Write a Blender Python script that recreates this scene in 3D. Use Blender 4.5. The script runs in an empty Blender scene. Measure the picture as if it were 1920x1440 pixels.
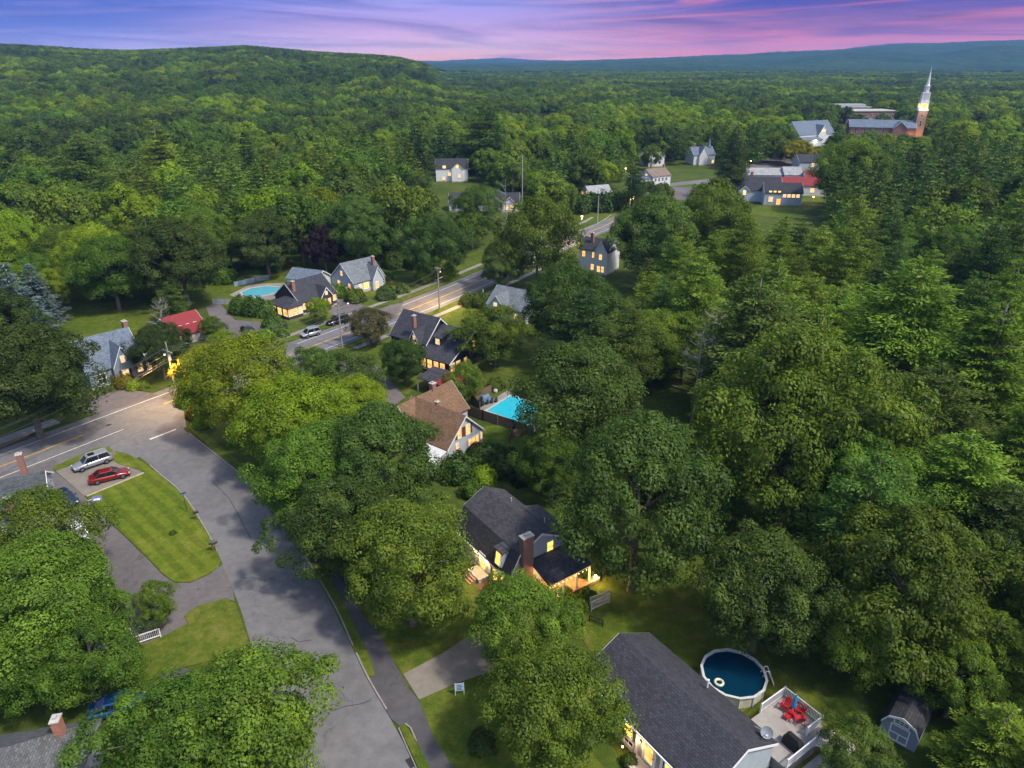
import bpy, math, random
import numpy as np
from mathutils import Vector, Matrix
from mathutils.geometry import tessellate_polygon
R = math.radians
rnd = random.Random(7)
SC = bpy.context.scene
COL = SC.collection
# ---------------------------------------------------------------- camera
F = 1333.0; PIT = R(24.6); HC = 50.0
sp, cp = math.sin(PIT), math.cos(PIT)
cam = bpy.data.cameras.new('camera'); cam.sensor_width = 36; cam.lens = F/1920*36
cam.clip_start = .5; cam.clip_end = 30000
camo = bpy.data.objects.new('camera', cam); COL.objects.link(camo)
camo.location = (0, 0, HC); camo.rotation_euler = (math.pi/2-PIT, 0, 0)
SC.camera = camo

def G(u, v, z=0.0):
    d = (v-720)/F; fh = cp-d*sp; dn = sp+d*cp; t = (HC-z)/dn
    return Vector(((u-960)/F*t, fh*t, z))
def PX(x, y, z):
    zz = HC-z; dep = y*cp+zz*sp
    if dep < 1: dep = 1
    return 960+F*x/dep, 720+F*(-y*sp+zz*cp)/dep, dep

# ---------------------------------------------------------------- tags
def tag(o, label=None, cat=None, group=None, kind=None):
    if label: o['label'] = label
    if cat: o['category'] = cat
    if group: o['group'] = group
    if kind: o['kind'] = kind
    return o
def empty(name, loc, rz=0, label=None, cat=None, group=None):
    o = bpy.data.objects.new(name, None); COL.objects.link(o)
    o.empty_display_size = .3
    o.location = loc; o.rotation_euler = (0, 0, rz)
    return tag(o, label, cat, group)

class MB:
    def __init__(s): s.v = []; s.f = []; s.M = Matrix()
    def add(s, vs, fs):
        n = len(s.v); s.v += [tuple(s.M @ Vector(p)) for p in vs]
        s.f += [tuple(i+n for i in f) for f in fs]; return s
    def box(s, x0, x1, y0, y1, z0, z1):
        return s.add([(x0,y0,z0),(x1,y0,z0),(x1,y1,z0),(x0,y1,z0),(x0,y0,z1),(x1,y0,z1),(x1,y1,z1),(x0,y1,z1)],
            [(3,2,1,0),(4,5,6,7),(0,1,5,4),(1,2,6,5),(2,3,7,6),(3,0,4,7)])
    def hexa(s, b, t):   # 4 bottom + 4 top points
        return s.add(list(b)+list(t), [(3,2,1,0),(4,5,6,7),(0,1,5,4),(1,2,6,5),(2,3,7,6),(3,0,4,7)])
    def bar(s, a, b, w, h=None):
        a = Vector(a); b = Vector(b); h = h or w; d = (b-a).normalized()
        up = Vector((0,0,1)) if abs(d.z) < .95 else Vector((0,1,0))
        r = d.cross(up).normalized()*w/2; q = r.cross(d).normalized()*h/2
        return s.hexa([a-r-q, a+r-q, a+r+q, a-r+q], [b-r-q, b+r-q, b+r+q, b-r+q])
    def tube(s, pts, rad, n=8, caps=True):
        rings = []
        if not hasattr(rad, '__len__'): rad = [rad]*len(pts)
        pts = [Vector(p) for p in pts]
        for i, p in enumerate(pts):
            d = (pts[min(i+1, len(pts)-1)]-pts[max(i-1, 0)]).normalized()
            up = Vector((0,0,1)) if abs(d.z) < .9 else Vector((1,0,0))
            a = d.cross(up).normalized(); b = a.cross(d)
            rings.append([p+(a*math.cos(2*math.pi*k/n)+b*math.sin(2*math.pi*k/n))*rad[i] for k in range(n)])
        vs = [q for r in rings for q in r]; fs = []
        for i in range(len(pts)-1):
            for k in range(n):
                fs.append((i*n+k, i*n+(k+1) % n, (i+1)*n+(k+1) % n, (i+1)*n+k))
        if caps: fs.append(tuple(range(n))[::-1]); fs.append(tuple((len(pts)-1)*n+k for k in range(n)))
        return s.add(vs, fs)
    def lathe(s, prof, n=16, c=(0,0,0)):
        vs = []; fs = []
        for r, z in prof:
            for k in range(n):
                a = 2*math.pi*k/n; vs.append((c[0]+r*math.cos(a), c[1]+r*math.sin(a), c[2]+z))
        for i in range(len(prof)-1):
            for k in range(n): fs.append((i*n+k, i*n+(k+1) % n, (i+1)*n+(k+1) % n, (i+1)*n+k))
        return s.add(vs, fs)
    def prism(s, poly, a, b, f=None):   # poly of 2D points extruded; f maps (p,q,t)->xyz
        n = len(poly); f = f or (lambda p, q, t: (p, q, t))
        vs = [f(p, q, a) for p, q in poly]+[f(p, q, b) for p, q in poly]
        return s.add(vs, [tuple(range(n))[::-1], tuple(range(n, 2*n))]+[(i, (i+1) % n, (i+1) % n+n, i+n) for i in range(n)])
    def build(s, name, mat, parent=None, smooth=False, fix=True):
        me = bpy.data.meshes.new(name); me.from_pydata(s.v, [], s.f); me.update()
        if fix:
            import bmesh
            bm = bmesh.new(); bm.from_mesh(me); bmesh.ops.recalc_face_normals(bm, faces=bm.faces); bm.to_mesh(me); bm.free()
        if smooth: me.shade_smooth()
        if mat: me.materials.append(mat)
        o = bpy.data.objects.new(name, me); COL.objects.link(o)
        if parent: o.parent = parent
        return o

# ---------------------------------------------------------------- materials
MATS = {}
class NT:
    def __init__(s, name):
        s.m = bpy.data.materials.new(name); s.m.use_nodes = True; s.t = s.m.node_tree; s.t.nodes.clear()
        s.out = s.t.nodes.new('ShaderNodeOutputMaterial')
    def n(s, typ, **kw):
        x = s.t.nodes.new(typ)
        for k, v in kw.items():
            if k.startswith('i_'):
                key = k[2:]; key = int(key) if key.isdigit() else key.replace('_', ' ')
                if isinstance(v, bpy.types.NodeSocket): s.t.links.new(v, x.inputs[key])
                else: x.inputs[key].default_value = v
            else: setattr(x, k, v)
        return x
    def l(s, a, b): s.t.links.new(a, b)
    def ramp(s, fac, stops, interp='LINEAR'):
        r = s.n('ShaderNodeValToRGB'); r.color_ramp.interpolation = interp
        e = r.color_ramp.elements
        while len(e) < len(stops): e.new(.5)
        for q, (p, c) in zip(e, stops): q.position = p; q.color = (*c, 1)
        s.l(fac, r.inputs[0]); return r.outputs[0]
    def mix(s, fac, a, b, typ='MIX'):
        m = s.n('ShaderNodeMix', data_type='RGBA', blend_type=typ)
        for k, v in ((0, fac), (6, a), (7, b)):
            if isinstance(v, bpy.types.NodeSocket): s.l(v, m.inputs[k])
            else: m.inputs[k].default_value = v if k == 0 else (*v, 1)
        return m.outputs[2]
    def noise(s, vec, scale, detail=4, rough=.6, dist=0):
        return s.n('ShaderNodeTexNoise', i_Vector=vec, i_Scale=scale, i_Detail=detail, i_Roughness=rough, i_Distortion=dist).outputs[0]
    def obj(s): return s.n('ShaderNodeTexCoord').outputs['Object']
    def pos(s): return s.n('ShaderNodeNewGeometry').outputs['Position']
    def princ(s, col, rough=.8, spec=.3, bump=None, bstr=.3, bdist=.05, **kw):
        p = s.n('ShaderNodeBsdfPrincipled')
        if isinstance(col, bpy.types.NodeSocket): s.l(col, p.inputs['Base Color'])
        else: p.inputs['Base Color'].default_value = (*col, 1)
        p.inputs['Roughness'].default_value = rough; p.inputs['Specular IOR Level'].default_value = spec
        if bump is not None:
            b = s.n('ShaderNodeBump', i_Height=bump, i_Strength=bstr, i_Distance=bdist); s.l(b.outputs[0], p.inputs['Normal'])
        for k, v in kw.items(): p.inputs[k].default_value = v
        s.l(p.outputs[0], s.out.inputs[0]); return p

def mat_plain(name, col, rough=.6, spec=.3, var=.15, scale=2., metal=0, **kw):
    if name in MATS: return MATS[name]
    t = NT(name); n = t.noise(t.obj(), scale, 5)
    c = t.ramp(n, [(.3, tuple(x*(1-var) for x in col)), (.7, tuple(min(1, x*(1+var)) for x in col))])
    t.princ(c, rough, spec, Metallic=metal, **kw); MATS[name] = t.m; return t.m

def mat_siding(name, col, step=.14, vert=False):
    t = NT(name); o = t.obj(); s = t.n('ShaderNodeSeparateXYZ', i_0=o)
    if vert: z = t.n('ShaderNodeMath', operation='ADD', i_0=s.outputs[0], i_1=s.outputs[1]).outputs[0]
    else: z = s.outputs[2]
    saw = t.n('ShaderNodeMath', operation='FRACT', i_0=t.n('ShaderNodeMath', operation='DIVIDE', i_0=z, i_1=step).outputs[0]).outputs[0]
    line = t.ramp(saw, [(0, (.72,)*3), (.16, (1,)*3), (1, (.97,)*3)])
    n = t.noise(o, 1.3, 6); c = t.ramp(n, [(.3, tuple(x*.86 for x in col)), (.7, col)])
    c = t.mix(1., c, line, 'MULTIPLY')
    t.princ(c, .65, .25, bump=saw, bstr=.4, bdist=.02); MATS[name] = t.m; return t.m

def mat_shingle(name, col, scale=1.0, contrast=.3):
    t = NT(name); o = t.obj(); s = t.n('ShaderNodeSeparateXYZ', i_0=o)
    ns = t.n('ShaderNodeSeparateXYZ', i_0=t.n('ShaderNodeTexCoord').outputs['Normal'])
    ax = t.n('ShaderNodeMath', operation='GREATER_THAN', i_0=t.n('ShaderNodeMath', operation='ABSOLUTE', i_0=ns.outputs[0]).outputs[0], i_1=t.n('ShaderNodeMath', operation='ABSOLUTE', i_0=ns.outputs[1]).outputs[0]).outputs[0]
    mxx = t.n('ShaderNodeMix', data_type='FLOAT'); t.l(ax, mxx.inputs[0]); t.l(s.outputs[0], mxx.inputs[2]); t.l(s.outputs[1], mxx.inputs[3]); x = mxx.outputs[0]
    z = t.n('ShaderNodeMath', operation='MULTIPLY', i_0=s.outputs[2], i_1=2.0).outputs[0]
    v = t.n('ShaderNodeCombineXYZ', i_0=x, i_1=z, i_2=0.).outputs[0]
    b = t.n('ShaderNodeTexBrick', i_Vector=v, i_Scale=1.0*scale)
    b.inputs['Color1'].default_value = (*[q*(1+contrast) for q in col], 1); b.inputs['Color2'].default_value = (*[q*(1-contrast) for q in col], 1)
    b.inputs['Mortar'].default_value = (*[q*.45 for q in col], 1); b.inputs['Mortar Size'].default_value = .014
    b.inputs['Brick Width'].default_value = .34; b.inputs['Row Height'].default_value = .19; b.inputs['Bias'].default_value = -.1
    n = t.noise(o, .5, 6, .65); n2 = t.noise(o, 9, 3)
    c = t.mix(.75, b.outputs[0], t.ramp(n, [(.3, (.8,)*3), (.7, (1.15,)*3)]), 'MULTIPLY')
    c = t.mix(.6, c, t.ramp(n2, [(.35, (.75,)*3), (.65, (1.2,)*3)]), 'MULTIPLY')
    t.princ(c, .85, .2, bump=n2, bstr=.3, bdist=.02); MATS[name] = t.m; return t.m

def mat_brick(name='brick', col=(.28,.085,.05), scale=1.):
    if name in MATS: return MATS[name]
    t = NT(name); o = t.obj(); s = t.n('ShaderNodeSeparateXYZ', i_0=o)
    x = t.n('ShaderNodeMath', operation='ADD', i_0=s.outputs[0], i_1=s.outputs[1]).outputs[0]
    v = t.n('ShaderNodeCombineXYZ', i_0=x, i_1=s.outputs[2], i_2=0.).outputs[0]
    b = t.n('ShaderNodeTexBrick', i_Vector=v, i_Scale=scale)
    b.inputs['Color1'].default_value = (*[q*1.2 for q in col], 1); b.inputs['Color2'].default_value = (*[q*.7 for q in col], 1)
    b.inputs['Mortar'].default_value = (.3,.26,.23,1); b.inputs['Mortar Size'].default_value = .012
    b.inputs['Brick Width'].default_value = .24; b.inputs['Row Height'].default_value = .08
    t.princ(b.outputs[0], .85, .2); MATS[name] = t.m; return t.m

def mat_leaf(name, c1, c2, c3, trans=.38, rvar=.12, mul=0):
    c1, c2, c3 = [tuple(q*k for q, k in zip(c, (1,1,1) if mul else (2.3, 1.62, .95))) for c in (c1, c2, c3)]
    t = NT(name); g = t.n('ShaderNodeNewGeometry'); oi = t.n('ShaderNodeObjectInfo')
    tex = t.obj()
    n = t.noise(tex, .45, 3, .6)                       # big light and dark clumps of real leaf colour
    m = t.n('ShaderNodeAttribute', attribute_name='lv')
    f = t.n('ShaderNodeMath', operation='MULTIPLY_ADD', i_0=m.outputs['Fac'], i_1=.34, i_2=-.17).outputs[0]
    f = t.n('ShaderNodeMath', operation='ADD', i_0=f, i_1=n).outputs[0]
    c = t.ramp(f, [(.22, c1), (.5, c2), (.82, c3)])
    hsv = t.n('ShaderNodeHueSaturation', i_Color=c)
    hv = t.n('ShaderNodeMapRange', i_Value=oi.outputs['Random']); hv.inputs[3].default_value = .5-rvar*.17; hv.inputs[4].default_value = .5+rvar*.12
    t.l(hv.outputs[0], hsv.inputs['Hue'])
    r2 = t.n('ShaderNodeMath', operation='FRACT', i_0=t.n('ShaderNodeMath', operation='MULTIPLY', i_0=oi.outputs['Random'], i_1=7.31).outputs[0])
    vv = t.n('ShaderNodeMapRange', i_Value=r2.outputs[0]); vv.inputs[3].default_value = 1-rvar*2.2; vv.inputs[4].default_value = 1+rvar*2.2
    t.l(vv.outputs[0], hsv.inputs['Value'])
    d = t.n('ShaderNodeBsdfDiffuse', i_Color=hsv.outputs[0]); tr = t.n('ShaderNodeBsdfTranslucent', i_Color=hsv.outputs[0])
    gl = t.n('ShaderNodeBsdfGlossy', i_Roughness=.45); gl.inputs[0].default_value = (.9,.95,.9,1)
    a = t.n('ShaderNodeMixShader', i_0=trans); t.l(d.outputs[0], a.inputs[1]); t.l(tr.outputs[0], a.inputs[2])
    b = t.n('ShaderNodeMixShader', i_0=.008); t.l(a.outputs[0], b.inputs[1]); t.l(gl.outputs[0], b.inputs[2])
    t.l(b.outputs[0], t.out.inputs[0]); MATS[name] = t.m; return t.m

def mat_emit(name, col, strength, col2=None):
    if name in MATS: return MATS[name]
    t = NT(name)
    e = t.n('ShaderNodeEmission', i_Strength=strength)
    if col2:
        n = t.noise(t.pos(), 1.7, 3, .6); c = t.ramp(n, [(.3, col2), (.55, col)]); t.l(c, e.inputs[0])
    else: e.inputs[0].default_value = (*col, 1)
    t.l(e.outputs[0], t.out.inputs[0]); MATS[name] = t.m; return t.m

# leaf colours (albedo)
LG = dict(
 green=mat_leaf('leaf_green', (.020,.05,.012), (.042,.105,.018), (.085,.185,.030)),
 deep=mat_leaf('leaf_deep', (.014,.036,.012), (.030,.078,.022), (.062,.140,.038)),
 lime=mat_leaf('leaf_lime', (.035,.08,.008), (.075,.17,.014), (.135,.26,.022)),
 olive=mat_leaf('leaf_olive', (.017,.042,.010), (.036,.094,.015), (.078,.165,.028)),
 dark=mat_leaf('leaf_dark', (.010,.027,.010), (.021,.052,.016), (.042,.09,.028)),
 pine=mat_leaf('needle_pine', (.016,.045,.014), (.036,.092,.026), (.080,.165,.045), .25),
 pinelight=mat_leaf('needle_light', (.024,.062,.012), (.056,.130,.022), (.110,.215,.036), .25),
 spruce=mat_leaf('needle_spruce', (.010,.026,.011), (.020,.054,.020), (.040,.085,.030), .2),
 blue=mat_leaf('needle_blue', (.06,.10,.10), (.13,.19,.185), (.24,.31,.30), .2, mul=1),
 purple=mat_leaf('leaf_purple', (.012,.006,.01), (.022,.012,.018), (.04,.022,.03), .2, mul=1),
 russet=mat_leaf('leaf_russet', (.035,.033,.012), (.07,.07,.022), (.12,.11,.04), .3, mul=1),
 gold=mat_leaf('leaf_gold_lamplit', (.12,.11,.008), (.24,.22,.014), (.36,.33,.03), .35, mul=1),  # golden shrubs' own colour; on lit trees, amber lamp light painted into the leaves
 red=mat_leaf('leaf_red', (.06,.01,.015), (.12,.02,.03), (.2,.04,.05), .3, mul=1),
)
BARK = mat_plain('bark', (.15,.13,.11), .9, .1, .35, 6)
BARKG = mat_plain('bark_grey', (.25,.23,.21), .9, .1, .3, 6)
WHITE = mat_plain('paint_white', (.72,.73,.75), .5, .3, .06)
TRIM = mat_plain('trim_white', (.78,.78,.78), .5, .3, .05)
DARKM = mat_plain('dark_metal', (.03,.03,.033), .45, .4)
GREYM = mat_plain('grey_metal', (.35,.36,.38), .35, .5, .1)
GALV = mat_plain('galvanised', (.5,.51,.52), .4, .5, .1)
CONC = mat_plain('concrete', (.4,.38,.35), .85, .2, .2, 1.2)
WOODP = mat_plain('pole_wood', (.3,.27,.23), .9, .1, .25, 5)
WOODF = mat_plain('fence_wood', (.17,.12,.085), .9, .1, .35, 4)
BRICK = mat_brick()
GLASSD = mat_plain('dark_glass', (.012,.016,.02), .08, .6, .1)
LIT = mat_emit('lit_window', (1., .5, .13), 1.1, (.6,.2,.04))
LITY = mat_emit('lit_window_yellow', (1., .60, .10), 1.35, (1.,.45,.05))
LITP = mat_emit('lit_window_pale', (1., .66, .30), .85, (.8,.42,.18))
BULB = mat_emit('lamp_glow', (1., .58, .20), 9)
# ---------------------------------------------------------------- foliage
def leaf_mesh(name, P, N, L, W, mat, lv, T=None):
    """P centres, N normals, L,W half sizes -> rhombus leaves, one mesh"""
    n = len(P); N = N/np.maximum(np.linalg.norm(N, axis=1, keepdims=True), 1e-6)
    if T is None: T = NR.normal(size=(n, 3))
    T = T-(T*N).sum(1, keepdims=True)*N; T /= np.maximum(np.linalg.norm(T, axis=1, keepdims=True), 1e-6)
    B = np.cross(N, T); L = np.asarray(L).reshape(-1, 1); W = np.asarray(W).reshape(-1, 1)
    V = np.empty((n, 4, 3)); V[:, 0] = P-T*L; V[:, 1] = P+B*W+T*L*.1; V[:, 2] = P+T*L; V[:, 3] = P-B*W+T*L*.1
    me = bpy.data.meshes.new(name)
    me.vertices.add(4*n); me.vertices.foreach_set('co', V.reshape(-1).astype(np.float32))
    me.loops.add(4*n); me.loops.foreach_set('vertex_index', np.arange(4*n, dtype=np.int32))
    me.polygons.add(n); me.polygons.foreach_set('loop_start', np.arange(0, 4*n, 4, dtype=np.int32)); me.polygons.foreach_set('loop_total', np.full(n, 4, dtype=np.int32))
    me.update(calc_edges=True)
    a = me.attributes.new('lv', 'FLOAT', 'FACE'); a.data.foreach_set('value', np.asarray(lv, dtype=np.float32))
    me.materials.append(mat); return me
NR = np.random.default_rng(11)
def usph(n, zmin=-1):
    z = NR.uniform(zmin, 1, n); a = NR.uniform(0, 2*np.pi, n); r = np.sqrt(1-z*z)
    return np.stack([r*np.cos(a), r*np.sin(a), z], 1)

def crown_broad(seed, clumps, per, leaf, rx=5.5, z0=2.0, z1=12., lump=.18, crad=1.25, narrow=1.0, tuft=0., mat=None):
    """broadleaf crown: clumps of leaves over an uneven shell + some inner mass"""
    global NR
    NR = np.random.default_rng(seed)
    cz = (z0*.45+z1*.55); rz1 = z1-cz; rz0 = cz-z0
    D = usph(clumps, -.82); ph = NR.uniform(0, 6.28, 6)
    az = np.arctan2(D[:, 1], D[:, 0])
    R_ = 1+lump*(np.sin(2*az+ph[0])*.5+np.sin(3*az+ph[1]+D[:, 2]*2)*.6+np.sin(5*az+ph[2]+D[:, 2]*4)*.5)+NR.normal(0, .15, clumps)
    depth = NR.choice([1., .9, .72], clumps, p=[.6, .25, .15])
    S = np.where(D[:, 2:3] > 0, np.array([[1, 1, 1.]]), np.array([[1, 1, 1.]]))
    hz = np.where(D[:, 2] > 0, rz1-crad*.55, rz0-crad*.3)
    wz = np.where(D[:, 2] > 0, 1-.22*D[:, 2]**2, 1-.25*D[:, 2]**2)
    C = np.stack([D[:, 0]*(rx-crad*.7)*R_*depth*wz, D[:, 1]*(rx-crad*.7)*R_*depth*wz, cz+D[:, 2]*hz*(.8+.2*R_)*depth], 1)
    cr = crad*NR.uniform(.65, 1.3, clumps)
    idx = np.repeat(np.arange(clumps), per); n = len(idx)
    d = usph(n); out = D[idx]*np.array([.9, .9, .5])+np.array([0, 0, .55])
    flip = (d*out).sum(1) < -.25; d[flip] *= -1
    rr = cr[idx]*(1+NR.normal(0, .10, n)+np.where(NR.random(n) < .10, NR.uniform(.1, .4, n), 0))*np.where(NR.random(n) < .8, 1, NR.uniform(.5, 1, n))
    if tuft: rr *= 1+tuft*np.sin(d[:, 0]*9+idx)*np.sin(d[:, 1]*9+idx*2)
    P = C[idx]+d*rr[:, None]*np.array([1.05, 1.05, .8])
    P[:, 2] -= .12*(np.hypot(P[:, 0]-C[idx, 0], P[:, 1]-C[idx, 1])**2)/np.maximum(cr[idx], .3)
    N = d*1.0+np.array([0, 0, .45])+NR.normal(0, .27, (n, 3))
    L = leaf*NR.uniform(.55, 1.4, n)
    lv = np.clip(NR.normal(.5, .22, n)+NR.normal(0, .10, clumps)[idx], 0, 1)
    P[:, :2] *= narrow
    return leaf_mesh('crown', P, N, L, L*.62, mat or LG['green'], lv)

def crown_pine(seed, H=18., rb=4.6, whorls=15, nb=7, per=70, leaf=.42, base=.22, droop=.0, shape=.75, mat=None, pads=3, thick=.34):
    """white pine: irregular whorls of flat upswept pads"""
    global NR
    NR = np.random.default_rng(seed)
    Cs = []; Ds = []; Rs = []
    for i in range(whorls):
        t = i/(whorls-1); z = H*(base+(1-base)*t*.985)
        L = rb*((1-t)**shape)*(1 if t > .12 else .8+1.6*t)+.35
        k = nb if t < .8 else max(3, nb-2)
        a0 = NR.uniform(0, 6.28)
        for j in range(k):
            a = a0+2*math.pi*j/k+NR.normal(0, .25); Lj = L*NR.uniform(.62, 1.18)
            for q in range(pads):
                f = (.42+.58*q/max(1, pads-1)) if pads > 1 else .8
                if Lj < 1.2 and q < pads-1: continue
                aa = a+NR.normal(0, .12)
                Cs.append((Lj*f*math.cos(aa), Lj*f*math.sin(aa), z+Lj*f*(.16-droop)+NR.normal(0, .12)-droop*f*Lj*.3)); Ds.append((math.cos(aa), math.sin(aa), .28-droop)); Rs.append(max(.32, .2+.27*Lj*(1.05-.25*f)))
    Cs.append((0, 0, H-.3)); Ds.append((0, 0, 1)); Rs.append(.35)
    C = np.array(Cs); D = np.array(Ds); r = np.array(Rs); m = len(C)
    cnt = np.maximum(8, (per*(r/r.mean())**1.6)).astype(int); idx = np.repeat(np.arange(m), cnt); n = len(idx)
    d = usph(n); d[:, 2] = np.abs(d[:, 2])*np.where(NR.random(n) < .75, 1, -1)
    P = C[idx]+d*r[idx][:, None]*np.array([1.25, 1.25, thick])*NR.uniform(.6, 1.05, n)[:, None]
    T = D[idx]*.9+d*np.array([.8, .8, .5])+NR.normal(0, .25, (n, 3))+np.array([0, 0, .25-droop])
    N = np.array([0, 0, 1.])+NR.normal(0, .6, (n, 3))
    l = leaf*NR.uniform(.7, 1.3, n)
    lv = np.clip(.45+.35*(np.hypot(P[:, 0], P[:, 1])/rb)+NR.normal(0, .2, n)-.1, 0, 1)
    return leaf_mesh('crown', P, N, l, l*.30, mat or LG['pine'], lv, T)

def trunk_mesh(kind, seed, H, r0=.32, rx=5.5, limbs=7, z0=2.6):
    rg = random.Random(seed); b = MB()
    if kind == 'pine':
        b.tube([(0,0,-.3),(0,0,H*.3),(rg.uniform(-.1,.1),0,H*.7),(0,0,H*.97)], [r0*1.25, r0, r0*.55, .04], 8)
        for i in range(limbs*3):
            z = H*rg.uniform(.2, .9); a = rg.uniform(0, 6.28); L = rx*.8*(1-z/H)**.75+.3
            b.tube([(0,0,z),(L*math.cos(a),L*math.sin(a),z+L*.18)], [.07,.02], 4, False)
    else:
        top = (rg.uniform(-.3,.3), rg.uniform(-.3,.3), H*.8)
        b.tube([(0,0,-.3),(0,0,.4),(.05,0,z0*.9),(0,.1,H*.5),top], [r0*1.5, r0*1.05, r0*.85, r0*.5, .05], 9)
        for i in range(limbs):
            a = 2*math.pi*i/limbs+rg.uniform(-.3,.3); z = rg.uniform(z0*.8, H*.55); L = rx*rg.uniform(.7,.98)
            m = (L*.5*math.cos(a), L*.5*math.sin(a), z+H*.12); e = (L*math.cos(a), L*math.sin(a), z+H*rg.uniform(.18,.3))
            b.tube([(0,0,z), m, e], [r0*.42, r0*.25, .03], 5, False)
            for s in (-.5,.5):
                b.tube([m, (m[0]+L*.35*math.cos(a+s), m[1]+L*.35*math.sin(a+s), m[2]+H*.1)], [r0*.2,.02], 4, False)
    me = bpy.data.meshes.new('trunk'); me.from_pydata(b.v, [], b.f); me.update(); me.shade_smooth(); me.materials.append(BARK)
    return me
# prototypes : (crown mesh, trunk mesh, height, diameter, crown centre fraction)
PROTO = {}
def proto(key, cr, tr, H, D, cf): PROTO[key] = (cr, tr, H, D, cf)
for i in range(5):
    proto(('maple', i), crown_broad(100+i, 190, 300, .108, lump=[.14,.18,.24,.2,.28][i], crad=[.95,1.0,1.02,1.05,.92][i], tuft=.08), trunk_mesh('b', i, 12), 12, 11, .6)
for i in range(3):
    proto(('oak', i), crown_broad(200+i, 215, 250, .11, lump=.40, crad=.86, z0=1.8, tuft=.12), trunk_mesh('b', 20+i, 12, .34, limbs=9), 12, 11, .58)
for i in range(2):
    proto(('ash', i), crown_broad(300+i, 170, 190, .13, lump=.30, crad=.95, z0=2.2, tuft=.22), trunk_mesh('b', 30+i, 12, .22, limbs=9), 12, 11, .6)
for i in range(4):
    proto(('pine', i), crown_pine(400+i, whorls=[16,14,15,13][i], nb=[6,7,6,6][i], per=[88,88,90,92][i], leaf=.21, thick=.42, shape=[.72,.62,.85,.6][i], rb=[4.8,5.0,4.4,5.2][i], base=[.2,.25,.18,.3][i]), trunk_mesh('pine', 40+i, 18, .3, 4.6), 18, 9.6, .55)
for i in range(2):
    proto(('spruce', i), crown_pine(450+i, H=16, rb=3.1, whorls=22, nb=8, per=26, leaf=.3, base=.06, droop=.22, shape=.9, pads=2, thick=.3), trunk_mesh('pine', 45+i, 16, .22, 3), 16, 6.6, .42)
# mid-distance
for i in range(4):
    proto(('mmid', i), crown_broad(500+i, 120, 75, .26, lump=.26+.05*i, crad=1.12), trunk_mesh('b', 50+i, 12, limbs=5), 12, 11, .6)
for i in range(3):
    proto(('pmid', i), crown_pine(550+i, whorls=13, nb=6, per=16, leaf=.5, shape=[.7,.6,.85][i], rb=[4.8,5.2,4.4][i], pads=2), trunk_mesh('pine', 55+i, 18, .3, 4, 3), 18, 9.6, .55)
def bush_mesh(seed, n, leaf, mat, flat=.8):
    global NR
    NR = np.random.default_rng(seed); d = usph(n, -.35); ph = NR.uniform(0, 6, 3)
    r = 1+.13*np.sin(4*np.arctan2(d[:, 1], d[:, 0])+ph[0]+d[:, 2]*3)+.1*np.sin(9*d[:, 0]+ph[1])*np.sin(8*d[:, 1]+ph[2])+NR.normal(0, .06, n)
    r *= np.where(NR.random(n) < .85, 1, NR.uniform(.5, 1, n))
    P = d*r[:, None]; P[:, 2] = P[:, 2]*flat+flat*.4
    return leaf_mesh('foliage', P, d+NR.normal(0, .45, (n, 3))+np.array([0, 0, .3]), leaf*NR.uniform(.7, 1.3, n), leaf*.6*NR.uniform(.7, 1.3, n), mat, NR.uniform(.1, .9, n))
BUSH = [bush_mesh(600+i, 2600, .085, LG['green']) for i in range(3)]
BUSHS = [bush_mesh(620+i, 900, .14, LG['green']) for i in range(2)]

OCC = []      # (x,y,radius) of every tree placed
def use_mat(o, mat):
    if mat and o.data.materials[0] != mat:
        o.material_slots[0].link = 'OBJECT'; o.material_slots[0].material = mat
def place_tree(key, x, y, z, D, Ht, mat, label, cat='tree', group=None, name=None, rz=None):
    cr, tr, H0, D0, cf = PROTO[key]
    nm = name or {'maple':'maple_tree','oak':'oak_tree','ash':'ash_tree','pine':'pine_tree','spruce':'spruce_tree','mmid':'broadleaf_tree','pmid':'pine_tree'}[key[0]]
    r = empty(nm, (x, y, z), rnd.uniform(0, 6.28) if rz is None else rz, label, cat, group)
    r.scale = (D/D0, D/D0, Ht/H0)
    for n_, me in (('crown', cr), ('trunk', tr)):
        o = bpy.data.objects.new(n_, me); COL.objects.link(o); o.parent = r
        if n_ == 'crown': use_mat(o, mat)
    OCC.append((x, y, D/2)); return r
def tree_px(key, u, v, w, asp, mat, label, **kw):
    """broad crown centred where (u,v) looks, w px wide; asp = height / diameter"""
    cf = PROTO[key][4]; Ht = 12.
    if key[0] in ('maple','oak','ash') and v > 690: asp *= 1.17
    for _ in range(12):
        p = G(u, v, cf*Ht); dep = PX(*p)[2]; D = w*dep/F; Ht = D*asp
    return place_tree(key, p.x, p.y, 0, D, Ht, LG[mat], label, **kw)
def bush(u, v, w, mat, label, flat=.8, h=None, name='shrub', group=None, small=False, z=0.):
    p = G(u, v, z); D = w*PX(*p)[2]/F
    r = empty(name, p, rnd.uniform(0, 6), label, 'shrub' if name != 'hedge' else 'hedge', group)
    r.scale = (D/2, D/2, (h or D*.5*1.15))
    o = bpy.data.objects.new('foliage', rnd.choice(BUSHS if small else BUSH)); COL.objects.link(o); o.parent = r; use_mat(o, LG[mat])
    return r
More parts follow.
